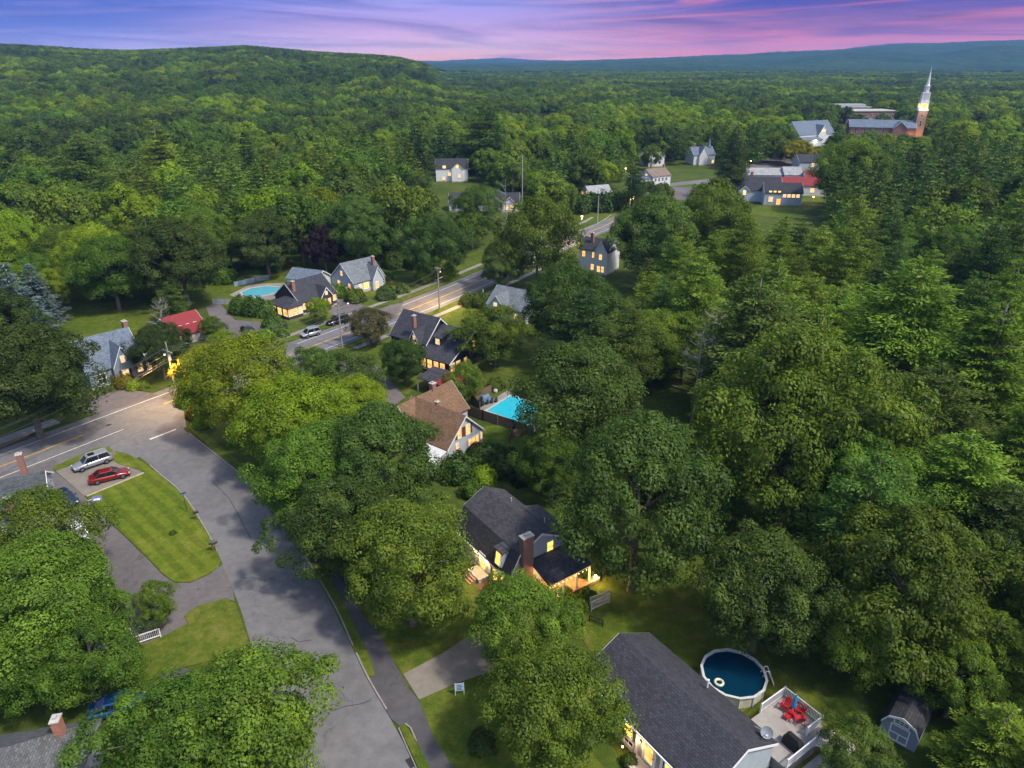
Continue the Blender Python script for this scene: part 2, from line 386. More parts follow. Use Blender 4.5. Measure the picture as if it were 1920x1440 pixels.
# ---------------------------------------------------------------- building kit
class Fr:
    def __init__(s, x, y, ang): s.o = Vector((x, y, 0)); s.a = R(ang); s.ex = Vector((math.cos(s.a), math.sin(s.a), 0)); s.ey = Vector((-math.sin(s.a), math.cos(s.a), 0))
    def loc(s, u, v, z=0):
        d = G(u, v, z)-s.o; return d.dot(s.ex), d.dot(s.ey)
    def on(s, axis, val, u, v):
        c = Vector((0, 0, HC)); dv = G(u, v, 0)-c; e = s.ex if axis == 'x' else s.ey; f = s.ey if axis == 'x' else s.ex
        k = (val-(c-s.o).dot(e))/dv.dot(e); p = c+dv*k; return (p-s.o).dot(f), p.z
    def root(s, name, label, cat='house', group=None): return empty(name, s.o, s.a, label, cat, group)
def xf(axis, off=0.):
    return (lambda p, q, t: (t, p+off, q)) if axis == 'x' else (lambda p, q, t: (p+off, t, q))
def block(root, x0, x1, prof, wall, roof, axis='x', off=0., z0=-.2, ov=.35, th=.16, trim=TRIM, found=.35, eov=None):
    f = xf(axis, off)
    if wall:
        pl = [(prof[0][0], z0)]+[(y, z-th*.5) for y, z in prof]+[(prof[-1][0], z0)]
        MB().prism(pl, x0, x1, f).build('wall', wall, root)
        if found:
            MB().prism([(prof[0][0]-.04, z0-.1), (prof[0][0]-.04, found), (prof[-1][0]+.04, found), (prof[-1][0]+.04, z0-.1)], x0-.04, x1+.04, f).build('foundation', CONC, root)
    P = list(prof); e = ov if eov is None else eov
    def ext(a, b):
        d = math.hypot(b[0]-a[0], b[1]-a[1]); return (b[0]+(b[0]-a[0])/d*e, b[1]+(b[1]-a[1])/d*e)
    if len(P) > 1: P = [ext(P[1], P[0])]+P[1:-1]+[ext(P[-2], P[-1])]
    poly = P+[(y, z-th) for y, z in P[::-1]]
    r = MB().prism(poly, x0-ov, x1+ov, f).build('roof', roof, root)
    if trim:
        b = MB(); tb = P+[(y, z-.26) for y, z in P[::-1]]
        tb = [(y, z-.035) if i < len(P) else (y, z) for i, (y, z) in enumerate(tb)]
        b.prism(tb, x0-ov-.05, x0-ov-.004, f); b.build('rake_board', trim, r); MB().prism(tb, x1+ov+.004, x1+ov+.05, f).build('rake_board', trim, r)
    return r
def gable(w0, w1, ze, zr, c=None): return [(w0, ze), ((w0+w1)/2 if c is None else c, zr), (w1, ze)]
def wallmap(face, val):
    return {'x+': lambda a, b, t: (val+t, a, b), 'x-': lambda a, b, t: (val-t, a, b), 'y+': lambda a, b, t: (a, val+t, b), 'y-': lambda a, b, t: (a, val-t, b)}[face]
def pbox(b, m, a0, a1, z0, z1, t0, t1):
    ps = [m(a0,z0,t0), m(a1,z0,t0), m(a1,z1,t0), m(a0,z1,t0)]; qs = [m(a0,z0,t1), m(a1,z0,t1), m(a1,z1,t1), m(a0,z1,t1)]
    return b.hexa(ps, qs)
def window(root, face, val, a, z, w=.95, h=1.35, pane=None, frame=None, shut=None, mun=(1, 1), name='window'):
    m = wallmap(face, val); b = MB(); e = .09
    pbox(b, m, a-w/2-e, a-w/2, z-h/2-e, z+h/2+e, -.02, .07); pbox(b, m, a+w/2, a+w/2+e, z-h/2-e, z+h/2+e, -.02, .07)
    pbox(b, m, a-w/2, a+w/2, z+h/2, z+h/2+e, -.02, .068); pbox(b, m, a-w/2, a+w/2, z-h/2-e, z-h/2, -.02, .09)
    nv, nh = mun
    for i in range(nv): x = a-w/2+w*(i+1)/(nv+1); pbox(b, m, x-.02, x+.02, z-h/2, z+h/2, .02, .05)
    for i in range(nh): y = z-h/2+h*(i+1)/(nh+1); pbox(b, m, a-w/2, a+w/2, y-.025, y+.025, .02, .055)
    o = b.build(name, frame or TRIM, root)
    pbox(MB(), m, a-w/2, a+w/2, z-h/2, z+h/2, .005, .03).build('pane', pane or LIT, o)
    if shut:
        for s in (-1, 1):
            c = a+s*(w/2+e+.2); pbox(MB(), m, c-.18, c+.18, z-h/2-.03, z+h/2+.03, -.01, .06).build('shutter', shut, root)
    return o
def win_px(root, fr, face, val, u, v, **kw):
    a, z = fr.on(face[0], val, u, v); return window(root, face, val, a, z, **kw)
def door(root, face, val, a, z0=.4, w=1., h=2.1, mat=None, pane=None):
    m = wallmap(face, val); b = MB()
    pbox(b, m, a-w/2, a+w/2, z0, z0+h, .0, .06)
    o = b.build('door', mat or WHITE, root)
    b = MB(); e = .1
    pbox(b, m, a-w/2-e, a-w/2, z0, z0+h+e, -.01, .09); pbox(b, m, a+w/2, a+w/2+e, z0, z0+h+e, -.01, .09); pbox(b, m, a-w/2, a+w/2, z0+h, z0+h+e, -.01, .088)
    b.build('frame', TRIM, o)
    if pane: pbox(MB(), m, a-w*.34, a+w*.34, z0+.25, z0+h-.15, .055, .075).build('pane', pane, o)
    hb = MB(); pbox(hb, m, a+w*.38, a+w*.44, z0+1., z0+1.12, .06, .12); hb.build('handle', DARKM, o)
    return o
def chimney(root, x, y, z0, z1, w=.6, d=.6, mat=None, cap=True, roof=None):
    b = MB().box(x-w/2, x+w/2, y-d/2, y+d/2, z0, z1); o = b.build('chimney', mat or BRICK, root)
    if cap:
        c = MB().box(x-w/2-.06, x+w/2+.06, y-d/2-.06, y+d/2+.06, z1-.02, z1+.09)
        c.box(x-w*.2, x+w*.2, y-d*.2, y+d*.2, z1+.09, z1+.28); c.build('chimney_cap', CONC, o)
    return o
def shed_dormer(root, x0, x1, yf, zb, zt, ybk, roof, wall, axis='y-', ov=.15, zbk=None):
    """box dormer in a slope; front at y=yf facing down slope towards -y (or +y when ybk<yf)"""
    s = 1 if ybk > yf else -1; b = MB()
    b.box(x0, x1, min(yf, ybk), max(yf, ybk), zb, zt-.08); o = b.build('dormer', wall, root)
    zk = zt+.25 if zbk is None else zbk
    MB().hexa([(x0-ov, yf-s*ov*1.6, zt-.1), (x1+ov, yf-s*ov*1.6, zt-.1), (x1+ov, ybk, zk-.1), (x0-ov, ybk, zk-.1)],
              [(x0-ov, yf-s*ov*1.6, zt), (x1+ov, yf-s*ov*1.6, zt), (x1+ov, ybk, zk), (x0-ov, ybk, zk)]).build('dormer_roof', roof, o)
    return o
def point(parent, loc, watts, col=(1, .62, .25), size=.12, name='lamp_light', spot=False):
    l = bpy.data.lights.new(name, 'SPOT' if spot else 'POINT')
    if spot: l.spot_size = R(145); l.spot_blend = .7
    l.energy = watts; l.color = col; l.shadow_soft_size = size
    o = bpy.data.objects.new(name, l); COL.objects.link(o); o.location = loc
    if parent: o.parent = parent
    return o

SID_GREY = mat_siding('siding_grey', (.46,.51,.58)); SID_WHITE = mat_siding('siding_white', (.66,.67,.70)); SID_BLUE = mat_siding('siding_blue', (.24,.29,.36))
SID_PALE = mat_siding('siding_pale', (.50,.54,.60)); SID_BLACK = mat_siding('siding_black', (.022,.025,.034)); SID_BROWN = mat_siding('siding_brown', (.06,.045,.045))
SID_TAN = mat_siding('siding_tan', (.45,.41,.36)); BOARD_W = mat_siding('board_white', (.62,.64,.66), .3, True)
SH_DARK = mat_shingle('shingle_dark', (.062,.060,.068)); SH_CHAR = mat_shingle('shingle_charcoal', (.045,.048,.058)); SH_BLACK = mat_shingle('shingle_black', (.052,.054,.066))
SH_GREY = mat_shingle('shingle_grey', (.15,.17,.19)); SH_SLATE = mat_shingle('shingle_slate', (.13,.165,.22)); SH_BROWN = mat_shingle('shingle_brown', (.185,.112,.070), 1., .22)
SH_LIGHT = mat_shingle('shingle_light', (.30,.31,.32)); MET_RED = mat_siding('metal_red', (.23,.03,.033), .45, True) or mat_plain('x', (.36,.035,.04), .45, .4, .12, .6); SH_WARM = mat_shingle('shingle_warm', (.2,.155,.12))
SHUT_D = mat_plain('shutter_dark', (.03,.03,.035), .6); SHUT_R = mat_plain('shutter_rust', (.16,.06,.045), .6)
REDM = mat_plain('red_plastic', (.45,.012,.02), .45, .4, .08)

def light_ball(parent, loc, r=.07):
    return MB().lathe([(.001,-r),(r*.8,-r*.5),(r,0),(r*.8,r*.5),(.001,r)], 8, loc).build('bulb', BULB, parent)

# ---- gambrel house (the lit one in the middle of the picture)
h = Fr(-3, 67.4, -54.6); r = h.root('gambrel_house', 'lit grey gambrel house with charcoal roof, big brick chimney and glowing porch beside the maples')
L = 10.2; pr = [(-4.0,2.75),(-2.75,5.05),(0,6.5),(2.75,5.05),(4.0,2.75)]
rf = block(r, 0, L, pr, SID_GREY, SH_DARK, ov=.22)
chimney(r, L+.37, -2.05, -.2, 7.1, .72, 1.25)
win_px(r, h, 'x+', L, 1031, 1025, w=.75, h=1.35, pane=LITY)
w_, z_ = h.on('y', -3.5, 941, 1030)
for nm, xx in (('dormer', w_),):
    d = MB().hexa([(xx-.55,-4.02,3.0),(xx+.55,-4.02,3.0),(xx+.55,-2.9,3.0),(xx-.55,-2.9,3.0)], [(xx-.55,-3.75,4.75),(xx+.55,-3.75,4.75),(xx+.55,-2.7,4.75),(xx-.55,-2.7,4.75)]).build('dormer', SID_GREY, r)
    MB().hexa([(xx-.75,-4.05,4.72),(xx+.75,-4.05,4.72),(xx+.75,-2.85,4.85),(xx-.75,-2.85,4.85)], [(xx-.75,-4.05,4.84),(xx+.75,-4.05,4.84),(xx+.75,-2.85,5.0),(xx-.75,-2.85,5.0)]).build('dormer_roof', SH_DARK, d)
    MB().hexa([(xx-.36,-4.10,3.15),(xx+.36,-4.10,3.15),(xx+.36,-3.95,3.15),(xx-.36,-3.95,3.15)], [(xx-.36,-3.88,4.5),(xx+.36,-3.88,4.5),(xx+.36,-3.7,4.5),(xx-.36,-3.7,4.5)]).build('pane', LITY, d)
    b = MB(); b.bar((xx-.42,-4.08,3.1),(xx-.42,-3.86,4.55),.1); b.bar((xx+.42,-4.08,3.1),(xx+.42,-3.86,4.55),.1); b.bar((xx-.47,-4.08,3.1),(xx+.47,-4.08,3.1),.1); b.bar((xx-.47,-3.86,4.56),(xx+.47,-3.86,4.56),.1); b.bar((xx-.4,-4.0,3.85),(xx+.4,-4.0,3.85),.05)
    b.build('window', TRIM, d)
for uu, vv in ((930,1078),(943,1090)): win_px(r, h, 'y-', -4.0, uu, vv, w=.85, h=1.35, pane=LITY, shut=SHUT_D)
window(r, 'y-', -4.0, .9, 1.75, .9, 1.35, LITY, shut=SHUT_D)
dx, dz = h.on('y', -4.0, 906, 1058)
door(r, 'y-', -4.0, dx, .55, 1.0, 2.05, WHITE, LITY)
MB().box(dx-1.1, dx+1.1, -5.3, -4.02, -.1, .5).build('porch_floor', CONC, r)
b = MB()
for i in range(3): b.box(dx-.7, dx+.7, -5.3-.3*(i+1), -5.3-.3*i-.002, -.1, .38-.13*i)
b.build('step', mat_plain('step_wood', (.3,.17,.1), .8), r)
for sx in (-.8, .8):
    lp = MB().box(dx+sx-.07, dx+sx+.07, -4.16, -4.04, 2.2, 2.5).build('wall_lamp', DARKM, r); light_ball(lp, (dx+sx, -4.2, 2.3)); point(lp, (dx+sx, -4.42, 2.3), 110)
# side porch under a shed roof
r2 = MB().hexa([(L+.02,-1.5,3.52),(L+3.35,-1.5,2.6),(L+3.35,4.1,2.6),(L+.02,4.1,3.52)], [(L+.02,-1.5,3.68),(L+3.35,-1.5,2.76),(L+3.35,4.1,2.76),(L+.02,4.1,3.68)]).build('porch_roof', SH_BLACK, r)
MB().box(L+.05, L+3.5, -1.4, 5.3, .0, .5).build('porch_floor', mat_plain('deck_wood', (.36,.24,.15), .8, .2, .2, 3), r)
for py in (-1.3, .55, 2.3, 4.0):
    MB().box(L+3.08, L+3.24, py-.08, py+.08, .5, 2.6).build('porch_post', TRIM, r)
MB().box(L+3.1, L+3.22, -1.2, 3.9, 2.38, 2.56).build('porch_beam', TRIM, r)
sl = MB()
sl.tube([(L+3.3, -1.2+i*.26, 2.36-.07*abs(math.sin(i*.9))) for i in range(20)], .012, 4); sl = sl.build('string_lights', DARKM, r)
for i in range(0, 20, 2): MB().lathe([(.001,-.05),(.045,0),(.001,.05)], 6, (L+3.3, -1.2+i*.26, 2.27)).build('bulb', BULB, sl)
for py, e in ((-.4, 120), (1.4, 170), (3.2, 170)): point(r, (L+1.7, py, 2.35), e, (1, .58, .18), .15)
lp = MB().lathe([(.001,0),(.12,.02),(.1,.3),(.001,.34)], 8, (L+3.2, 4.9, .52)).build('porch_lantern', mat_emit('lantern', (1,.6,.2), 25), r); point(lp, (L+3.6, 4.7, 1.), 160)
window(r, 'x+', L, 1.2, 1.6, 1.6, 1.9, LIT, mun=(2,0)); door(r, 'x+', L, 3.0, .5, .9, 2., WHITE, LIT)
# rear dormer and roof vents
shed_dormer(r, 4.4, 10.0, 3.95, 2.7, 4.9, 1.9, SH_DARK, SID_GREY, zbk=5.55)
for xx, yy in ((3.2, 1.3), (8.0, 2.2)):
    zz = 6.5-1.45/2.75*yy if yy < 1.9 else 5.55; MB().tube([(xx,yy,zz-.1),(xx,yy,zz+.5)], .06, 8).build('roof_vent', GALV, r)
MB().bar((0,-4.25,2.5),(L,-4.25,2.5),.1,.1).build('gutter', TRIM, r)
H_GAM = h

# ---- ranch house bottom right
h = Fr(9.4, 46.5, -55.8); L = 13.1; r = h.root('ranch_house', 'long grey ranch house with charcoal shingle roof and satellite dish beside the round pool')
SH_R = mat_shingle('shingle_ranch', (.048,.050,.062), 1., .25)
block(r, 0, L, gable(-4.05, 3.8, 2.98, 5.0, 0), SID_TAN, SH_R, ov=.3, eov=.1)
MB().prism([(-4.0,-.3),(-4.0,2.86),(0,4.86),(3.76,2.92),(3.76,-.3)], L, L+.03, xf('x')).build('wall', mat_siding('siding_blue_pale', (.40,.47,.54), .3, True), r)
window(r, 'y-', -4.05, 5.6, 2.0, .85, 1.3, LITY, shut=SHUT_D, mun=(0,1))
window(r, 'y-', -4.05, 10.0, 2.0, .85, 1.3, LITY, shut=SHUT_D, mun=(0,1))
window(r, 'y-', -4.05, 1.0, 2.1, .9, 1.3, LITY, shut=SHUT_D)
a, z = h.on('y', -4.05, 1179, 1394); window(r, 'y-', -4.05, a, .75, .9, .4, GLASSD, mun=(1,0))
dx, z = h.on('y', -4.05, 1218, 1410); door(r, 'y-', -4.05, dx, .55, 1.15, 2.1, WHITE, LIT)
for sx in (-1.3, 1.3): MB().box(dx+sx-.1, dx+sx+.12, -4.2, -4.06, .35, 2.8).build('pilaster', TRIM, r)
MB().box(dx-1.2, dx+1.2, -5.4, -4.1, -.1, .45).build('door_step', CONC, r)
for sx in (-.95,):
    lp = MB().box(dx+sx-.07, dx+sx+.07, -4.17, -4.06, 1.9, 2.2).build('wall_lamp', DARKM, r); light_ball(lp, (dx+sx, -4.22, 2.05)); point(lp, (dx+sx, -4.5, 2.0), 35)
lp = MB().box(-.1, .1, -4.2, -4.06, 2.2, 2.5).build('wall_lamp', DARKM, r); light_ball(lp, (0, -4.28, 2.3), .12); point(lp, (0, -4.5, 2.3), 40)
for xx in (dx-2.3, dx+2.4):
    gp = MB().tube([(xx,-4.6,-.05),(xx,-4.6,.35)], .03, 6); gp = gp.build('path_light', DARKM, r); light_ball(gp, (xx,-4.6,.42), .09); point(gp, (xx,-4.75,.5), 12)
MB().bar((-.2,-4.24,2.8),(L+.2,-4.24,2.8),.1,.1).build('gutter', TRIM, r)
vx, vy = h.loc(1327, 1282, 4.0); MB().tube([(vx,vy,3.6),(vx,vy,4.35)], .07, 8).lathe([(.11,0),(.11,.12),(.001,.16)], 8, (vx,vy,4.33)).build('roof_vent', WHITE, r)
sx, sy = h.loc(1437, 1376, 3.6)
d = MB().tube([(sx,sy,3.2),(sx,sy,3.75),(sx+.1,sy-.15,3.95)], .03, 6).bar((sx-1.0,sy-.1,3.5),(sx,sy,3.75),.05); d = d.build('dish_mount', GREYM, r)
b = MB(); b.M = Matrix.Translation((sx+.12,sy-.2,4.0)) @ Matrix.Rotation(R(52), 4, Vector((.75,.6,0)).normalized())
b.lathe([(.001,-.10),(.2,-.085),(.36,-.03),(.43,.02),(.45,.03),(.42,.0),(.001,-.13)], 20); b.build('satellite_dish', mat_plain('dish_grey', (.22,.25,.28), .5), r)
MB().bar((sx+.1,sy-.25,3.85),(sx+.45,sy-.7,4.3),.04).box(sx+.38,sx+.52,sy-.8,sy-.64,4.24,4.4).build('dish_arm', GALV, r)
H_RAN = h

# ---- brown roofed white house
h = Fr(-6.4, 85.0, 142.); r = h.root('brown_roof_house', 'white house with two crossing brown shingle roofs beside the fenced turquoise pool')
# local x runs back from the near gable; +y is towards the street (left)
block(r, 0, 9.6, gable(-3.65, 3.65, 3.05, 6.5), SID_PALE, SH_BROWN, ov=.3)
block(r, -7.2, 3.2, gable(-3.3, 3.3, 3.1, 6.45), SID_PALE, SH_BROWN, axis='y', off=9.2, ov=.3)
for uu, vv, w, hh in ((877,805,.8,1.4),(861,813,.65,1.35),(857,839,.5,1.1)):
    win_px(r, h, 'x-', 0, uu, vv, w=w, h=hh, shut=SHUT_R if w > .6 else None)
for uu, vv in ((881,830),(888,826),(894,822)): win_px(r, h, 'x-', 0, uu, vv, w=.62, h=1.1)
win_px(r, h, 'x-', 0, 902, 816, w=.35, h=1.1, pane=LITP)
chimney(r, *h.loc(811, 722, 7.0), 5, 7.3, .75, .75); cx, cy = h.loc(820, 757, 6.3); chimney(r, cx, cy, 5.2, 6.6, .5, .5)
# white lean-to along the street side
MB().hexa([(.0,3.7,-.1),(5,3.7,-.1),(5,6.2,-.1),(.0,6.2,-.1)], [(.0,3.7,2.6),(5,3.7,2.6),(5,6.2,2.1),(.0,6.2,2.1)]).build('wall', SID_WHITE, r)
MB().hexa([(-.2,3.72,2.62),(5.2,3.72,2.62),(5.2,6.5,2.0),(-.2,6.5,2.0)], [(-.2,3.72,2.74),(5.2,3.72,2.74),(5.2,6.5,2.12),(-.2,6.5,2.12)]).build('roof', BOARD_W, r)
H_BRN = h

# ---- black house
h = Fr(-13, 120.2, -35.5); r = h.root('black_house', 'black clapboard house with white roof trim, gable dormer and lit sunroom between the trees')
block(r, -8.4, 0, gable(-3.9, 3.9, 4.3, 8.0), SID_BLACK, SH_BLACK, ov=.3)
block(r, .05, 7.0, [(-5.9,2.9),(.9,6.6),(4.0,4.9)], SID_BLACK, SH_BLACK, ov=.25)
cx, cz = h.on('y', -3.9, 782, 640)
block(r, -4.6, 0, gable(-1.25, 1.25, 4.3, 6.6), SID_BLACK, SH_BLACK, axis='y', off=cx, ov=.25)
# gable front proud of the eave
MB().prism([(cx-1.25,-.2),(cx-1.25,4.25),(cx,6.5),(cx+1.25,4.25),(cx+1.25,-.2)], -4.62, -4.55, xf('y')).build('wall', SID_BLACK, r)
window(r, 'y-', -4.62, cx-.3, 3.6, .6, 1.5); window(r, 'y-', -4.62, cx+.45, 3.6, .6, 1.5); window(r, 'y-', -4.62, cx, 5.25, .45, .8)
window(r, 'y-', -4.62, cx, 1.4, .8, 1.3)
for i in range(4): window(r, 'y-', -5.9, 1.2+i*1.45, 1.75, 1.0, 1.55)
for i in range(2): window(r, 'x+', 7.0, -5.0+i*1.5, 1.75, 1.0, 1.55)
window(r, 'x+', 7.0, 1.0, 4.3, .7, 1.2); window(r, 'x+', 7.0, -1.5, 1.9, .7, 1.2)
dxx, _ = h.on('y', -3.0, 822, 640)
shed_dormer(r, dxx-.9, dxx+.9, -3.2, 4.2, 5.75, .6, SH_BLACK, SID_BLACK, zbk=6.6); window(r, 'y-', -3.2, dxx, 4.95, .9, 1.0, LITP)
cx2, cy2 = h.loc(776, 598, 8.0); chimney(r, cx2, cy2, 6.4, 8.6, .5, .7, BRICK)
MB().box(7.2,7.8,4.5,5.1,-.1,7.4).build('chimney', mat_plain('white_brick', (.55,.56,.58), .8), r)
MB().box(1.2,6.6,-6.6,-6.0,-.1,.9).build('porch_floor', DARKM, r)
# red roofed carport wing next to it
x0_, y0_ = h.loc(806, 702, 2.8)
hc = Fr(-12.6, 106.3, -35.5); rc = hc.root('carport', 'low carport with dark and red metal roof in front of the black house', 'carport')
MB().hexa([(-2.6,-1.6,2.3),(1.0,-1.6,2.3),(1.0,2.6,2.9),(-2.6,2.6,2.9)], [(-2.6,-1.6,2.42),(1.0,-1.6,2.42),(1.0,2.6,3.02),(-2.6,2.6,3.02)]).build('roof', SH_BLACK, rc)
MB().hexa([(1.03,-1.6,2.3),(4.6,-1.6,2.1),(4.6,2.6,2.7),(1.03,2.6,2.9)], [(1.03,-1.6,2.42),(4.6,-1.6,2.2),(4.6,2.6,2.8),(1.03,2.6,3.02)]).build('roof', MET_RED, rc)
for px_, py_ in ((-2.5,-1.5),(.9,-1.5),(4.5,-1.5),(-2.5,2.5),(4.5,2.5)): MB().box(px_-.07,px_+.07,py_-.07,py_+.07,-.1,2.3).build('post', WHITE, rc)
MB().box(-2.6,4.6,2.45,2.55,-.1,2.5).build('wall', SID_BLACK, rc)

def simple_house(name, label, x, y, ang, L, W, ze, zr, wall, roof, chim=None, gablet=None, wins=(), yc=None, group=None, ov=.3, cat='house'):
    f = Fr(x, y, ang); q = f.root(name, label, cat, group)
    block(q, -L/2, L/2, gable(-W/2, W/2, ze, zr, yc), wall, roof, ov=ov)
    if chim: chimney(q, *chim)
    for w in wins: window(q, *w)
    if gablet:
        gx, gw, gz, gp = gablet
        block(q, -W/2-gp, 0, gable(-gw/2, gw/2, ze, gz), wall, roof, axis='y', off=gx, ov=.2)
    return f, q
# cottage with the dark roof (x axis along road, -y faces the road)
f, q = simple_house('brown_cottage', 'dark brown cottage with charcoal roof, red brick chimney and glowing sunroom across the main road', -45.6, 151.0, 52, 9.4, 9.0, 2.9, 6.4, SID_BROWN, SH_CHAR,
   (-4.2,-1.8,-.1,6.9,.7,.7), (1.6,3.2,5.0,.8), [('y-',-4.5,-2.2,1.8,1.3,1.6,LIT,TRIM,None,(1,1)),('y-',-4.5,-3.9,1.8,.6,1.3),('y-',-5.3,1.0,1.6,.6,1.2,LIT,TRIM),('y-',-5.3,2.2,1.6,.6,1.2,LIT,TRIM),('y-',-5.3,1.6,3.6,.5,.7,LIT,TRIM),('y-',-4.5,4.2,1.8,.9,1.3)])
MB().box(-8.4,-4.72,-5.0,1.5,-.1,2.5).build('wall', SID_BROWN, q)
MB().hexa([(-8.7,-5.3,2.45),(-4.6,-5.3,2.45),(-4.6,1.8,2.45),(-8.7,1.8,2.45)], [(-8.7,-5.3,2.55),(-4.75,-3.2,3.7),(-4.75,0,3.7),(-8.7,1.8,2.55)]).build('roof', SH_CHAR, q)
for i in range(3): window(q, 'y-', -5.0, -7.8+i*1.25, 1.5, 1.0, 1.5, LITP if i > 1 else LIT, mun=(2,2))
for i in range(3): window(q, 'x-', -8.4, -4.1+i*1.9, 1.5, 1.3, 1.5)
simple_house('garage', 'pale blue roofed garage behind the brown cottage', -49.0, 166.5, -20, 8, 6, 2.4, 4.2, SID_WHITE, SH_SLATE, cat='garage')
# white cottage
f, q = simple_house('white_cottage', 'white cape cottage with grey roof, front gable and tall brick chimney beside the main road', -36.9, 165.4, 47, 8.6, 9.0, 2.9, 6.7, SID_PALE, SH_GREY,
   (3.0,-2.4,3,7.3,.6,.7), (1.9,3.0,5.6,.9), [('x-',-4.3,-2.6,1.6,.8,1.2),('x-',-4.3,1.6,1.6,1.0,1.2),('x-',-4.3,.2,4.2,.8,1.1),('y-',-4.5,-2.6,1.5,.9,1.3,LITP),('y-',-4.5,-1.0,1.5,1.3,1.5,LITY),('y-',-5.4,1.5,1.3,.8,1.5,LIT),('y-',-4.5,4.0,1.6,.8,1.1,GLASSD)])
# slate cottage left
f, q = simple_house('slate_roof_house', 'small grey house with steep blue slate roof and pointed front gable near the corner', -69.9, 113.0, 48, 8.8, 9.0, 3.2, 7.6, SID_BLUE, SH_SLATE,
   (4.6,1.0,-.1,8.4,.7,.9), (.9,3.4,6.6,.9), [('y-',-5.4,.9,1.5,1.0,1.6,LITP,TRIM,SHUT_D),('y-',-5.4,.9,4.2,.6,1.1,LITP),('y-',-4.5,3.6,1.6,.9,1.5,LITP),('y-',-4.5,-2.6,1.5,1.2,1.6,GLASSD)])
MB().box(4.45,6.4,-4.3,-1.2,-.1,2.4).build('wall', SID_WHITE, q); MB().box(4.4,6.55,-4.45,-1.0,2.4,2.52).build('roof', WHITE, q); window(q,'y-',-4.3,5.4,1.4,1.2,1.3,LITP)
# red roofed sheds
f, q = simple_house('red_roof_barn', 'long low barn with red metal roof behind the golden corner maple', -65.4, 132.2, 50, 6.6, 4.6, 3.0, 4.6, SID_TAN, MET_RED, cat='barn')
MB().box(-2.0,3.2,-5.0,-2.35,-.1,1.9).build('wall', SID_TAN, q); MB().hexa([(-2.3,-5.3,1.9),(3.5,-5.3,1.9),(3.5,-2.32,2.75),(-2.3,-2.32,2.75)],[(-2.3,-5.3,2.02),(3.5,-5.3,2.02),(3.5,-2.32,2.87),(-2.3,-2.32,2.87)]).build('roof', MET_RED, q)
window(q, 'x-', -2.0, -3.8, 1.2, .6, .9)
for i in range(4): window(q, 'y-', -2.32, -2.6+i*1.5, 2.8-.02, .5, .25, GLASSD, mun=(0,0))
# grey house half behind the middle trees
f, q = simple_house('grey_gable_house', 'grey house with crossing roofs half hidden behind the tall middle maple', 1.0, 144.3, -35, 9.5, 8.0, 3.0, 6.1, SID_GREY, SH_GREY, None, (-1.6,4.6,5.6,1.2),
   [('y-',-5.2,-2.5,1.3,.8,1.6,LITP),('y-',-5.2,-1.2,1.3,.9,1.6,LITP),('y-',-5.2,-1.8,3.6,.9,.8,LITP),('y-',-4.0,2.5,1.4,.9,1.5,LITP)])
# two storey house by the bend
f, q = simple_house('two_storey_house', 'pale two-storey house with dark roof and brick chimney below the far road bend', 22.6, 181.2, -32, 8.0, 7.6, 6.0, 8.2, WHITE, SH_CHAR, (-1.4,-1.6,6.5,9.6,.75,.75), (2.6,3.6,8.6,1.0),
   [('y-',-3.8,-2.6,4.6,.8,1.4,LIT),('y-',-3.8,.2,4.6,.8,1.4,LIT),('y-',-4.8,2.6,4.6,.8,1.4,LIT),('y-',-3.8,0,1.5,.9,1.5),('y-',-4.8,2.2,1.5,.9,1.5),('y-',-4.8,3.3,1.5,.7,1.5),('x+',4.0,-1.5,4.6,.8,1.4),('x+',4.0,-1.5,1.5,.8,1.4),('x-',-4.0,0,4.6,.8,1.4)])
# far houses
simple_house('farmhouse', 'long pale farmhouse with dark roof and lit attic gable at the forest edge', -27.0, 331, 2, 14, 9, 5.8, 9.4, WHITE, SH_CHAR, None, (2.6,5.0,8.0,1.6), [('y-',-4.5,-3.2,6.3,1.3,1.0,LITY),('y-',-4.5,-1,3.2,1.3,1.4,LITP),('y-',-4.5,-3.6,1.4,1.3,1.3,LITP),('y-',-6.1,2.6,6.6,1.1,1.2,LITY),('y-',-6.1,3.4,2.6,1.1,1.4,LITP)])
simple_house('dark_cape_house', 'dark roofed cape house with lit windows behind the two street maples', -10, 262.5, 0, 25, 9, 3, 6.0, SID_WHITE, SH_CHAR, None, (9,5,5.4,1.0), [('y-',-5.5,8.0,1.6,1.2,1.5,LITP),('y-',-5.5,9.8,1.6,1.2,1.5,LITP),('y-',-4.5,-7,1.6,1.2,1.5,LITP)])
simple_house('hedge_house', 'small grey cottage with two lit windows above the tall hedge', 32.5, 279.0, 25, 9.5, 7.5, 3, 6.0, SID_GREY, SH_LIGHT, None, (1.0,3,5,.8), [('x-',-4.75,-1.2,3.3,1.8,1.8,LIT),('x-',-4.75,2.4,2.8,1.0,1.4,LIT)])
f, q = simple_house('brown_gable_house', 'white two-storey house with brown roof and glassed porch at the road bend', 61.5, 315, 32, 10, 8.5, 4.8, 7.4, SID_WHITE, SH_WARM, (4.5,0,5,8.6,.7,.7), None, [('x-',-5,0,4.6,1.3,1.4,LIT)]+[('y-',-4.25,-3.5+i*2,3.3,.9,1.3,GLASSD) for i in range(4)]+[('y-',-4.25,-3.5+i*2,1.3,.9,1.3,GREYM) for i in range(4)])
MB().box(-9,-5.02,-3.5,3.0,-.1,3.8).build('wall', SID_WHITE, q); MB().hexa([(-9.3,-3.8,3.8),(-5.02,-3.8,3.8),(-5.02,3.3,3.8),(-9.3,3.3,3.8)],[(-9.3,-3.8,3.9),(-5.02,-3.8,4.6),(-5.02,3.3,4.6),(-9.3,3.3,3.9)]).build('roof', SH_SLATE, q)
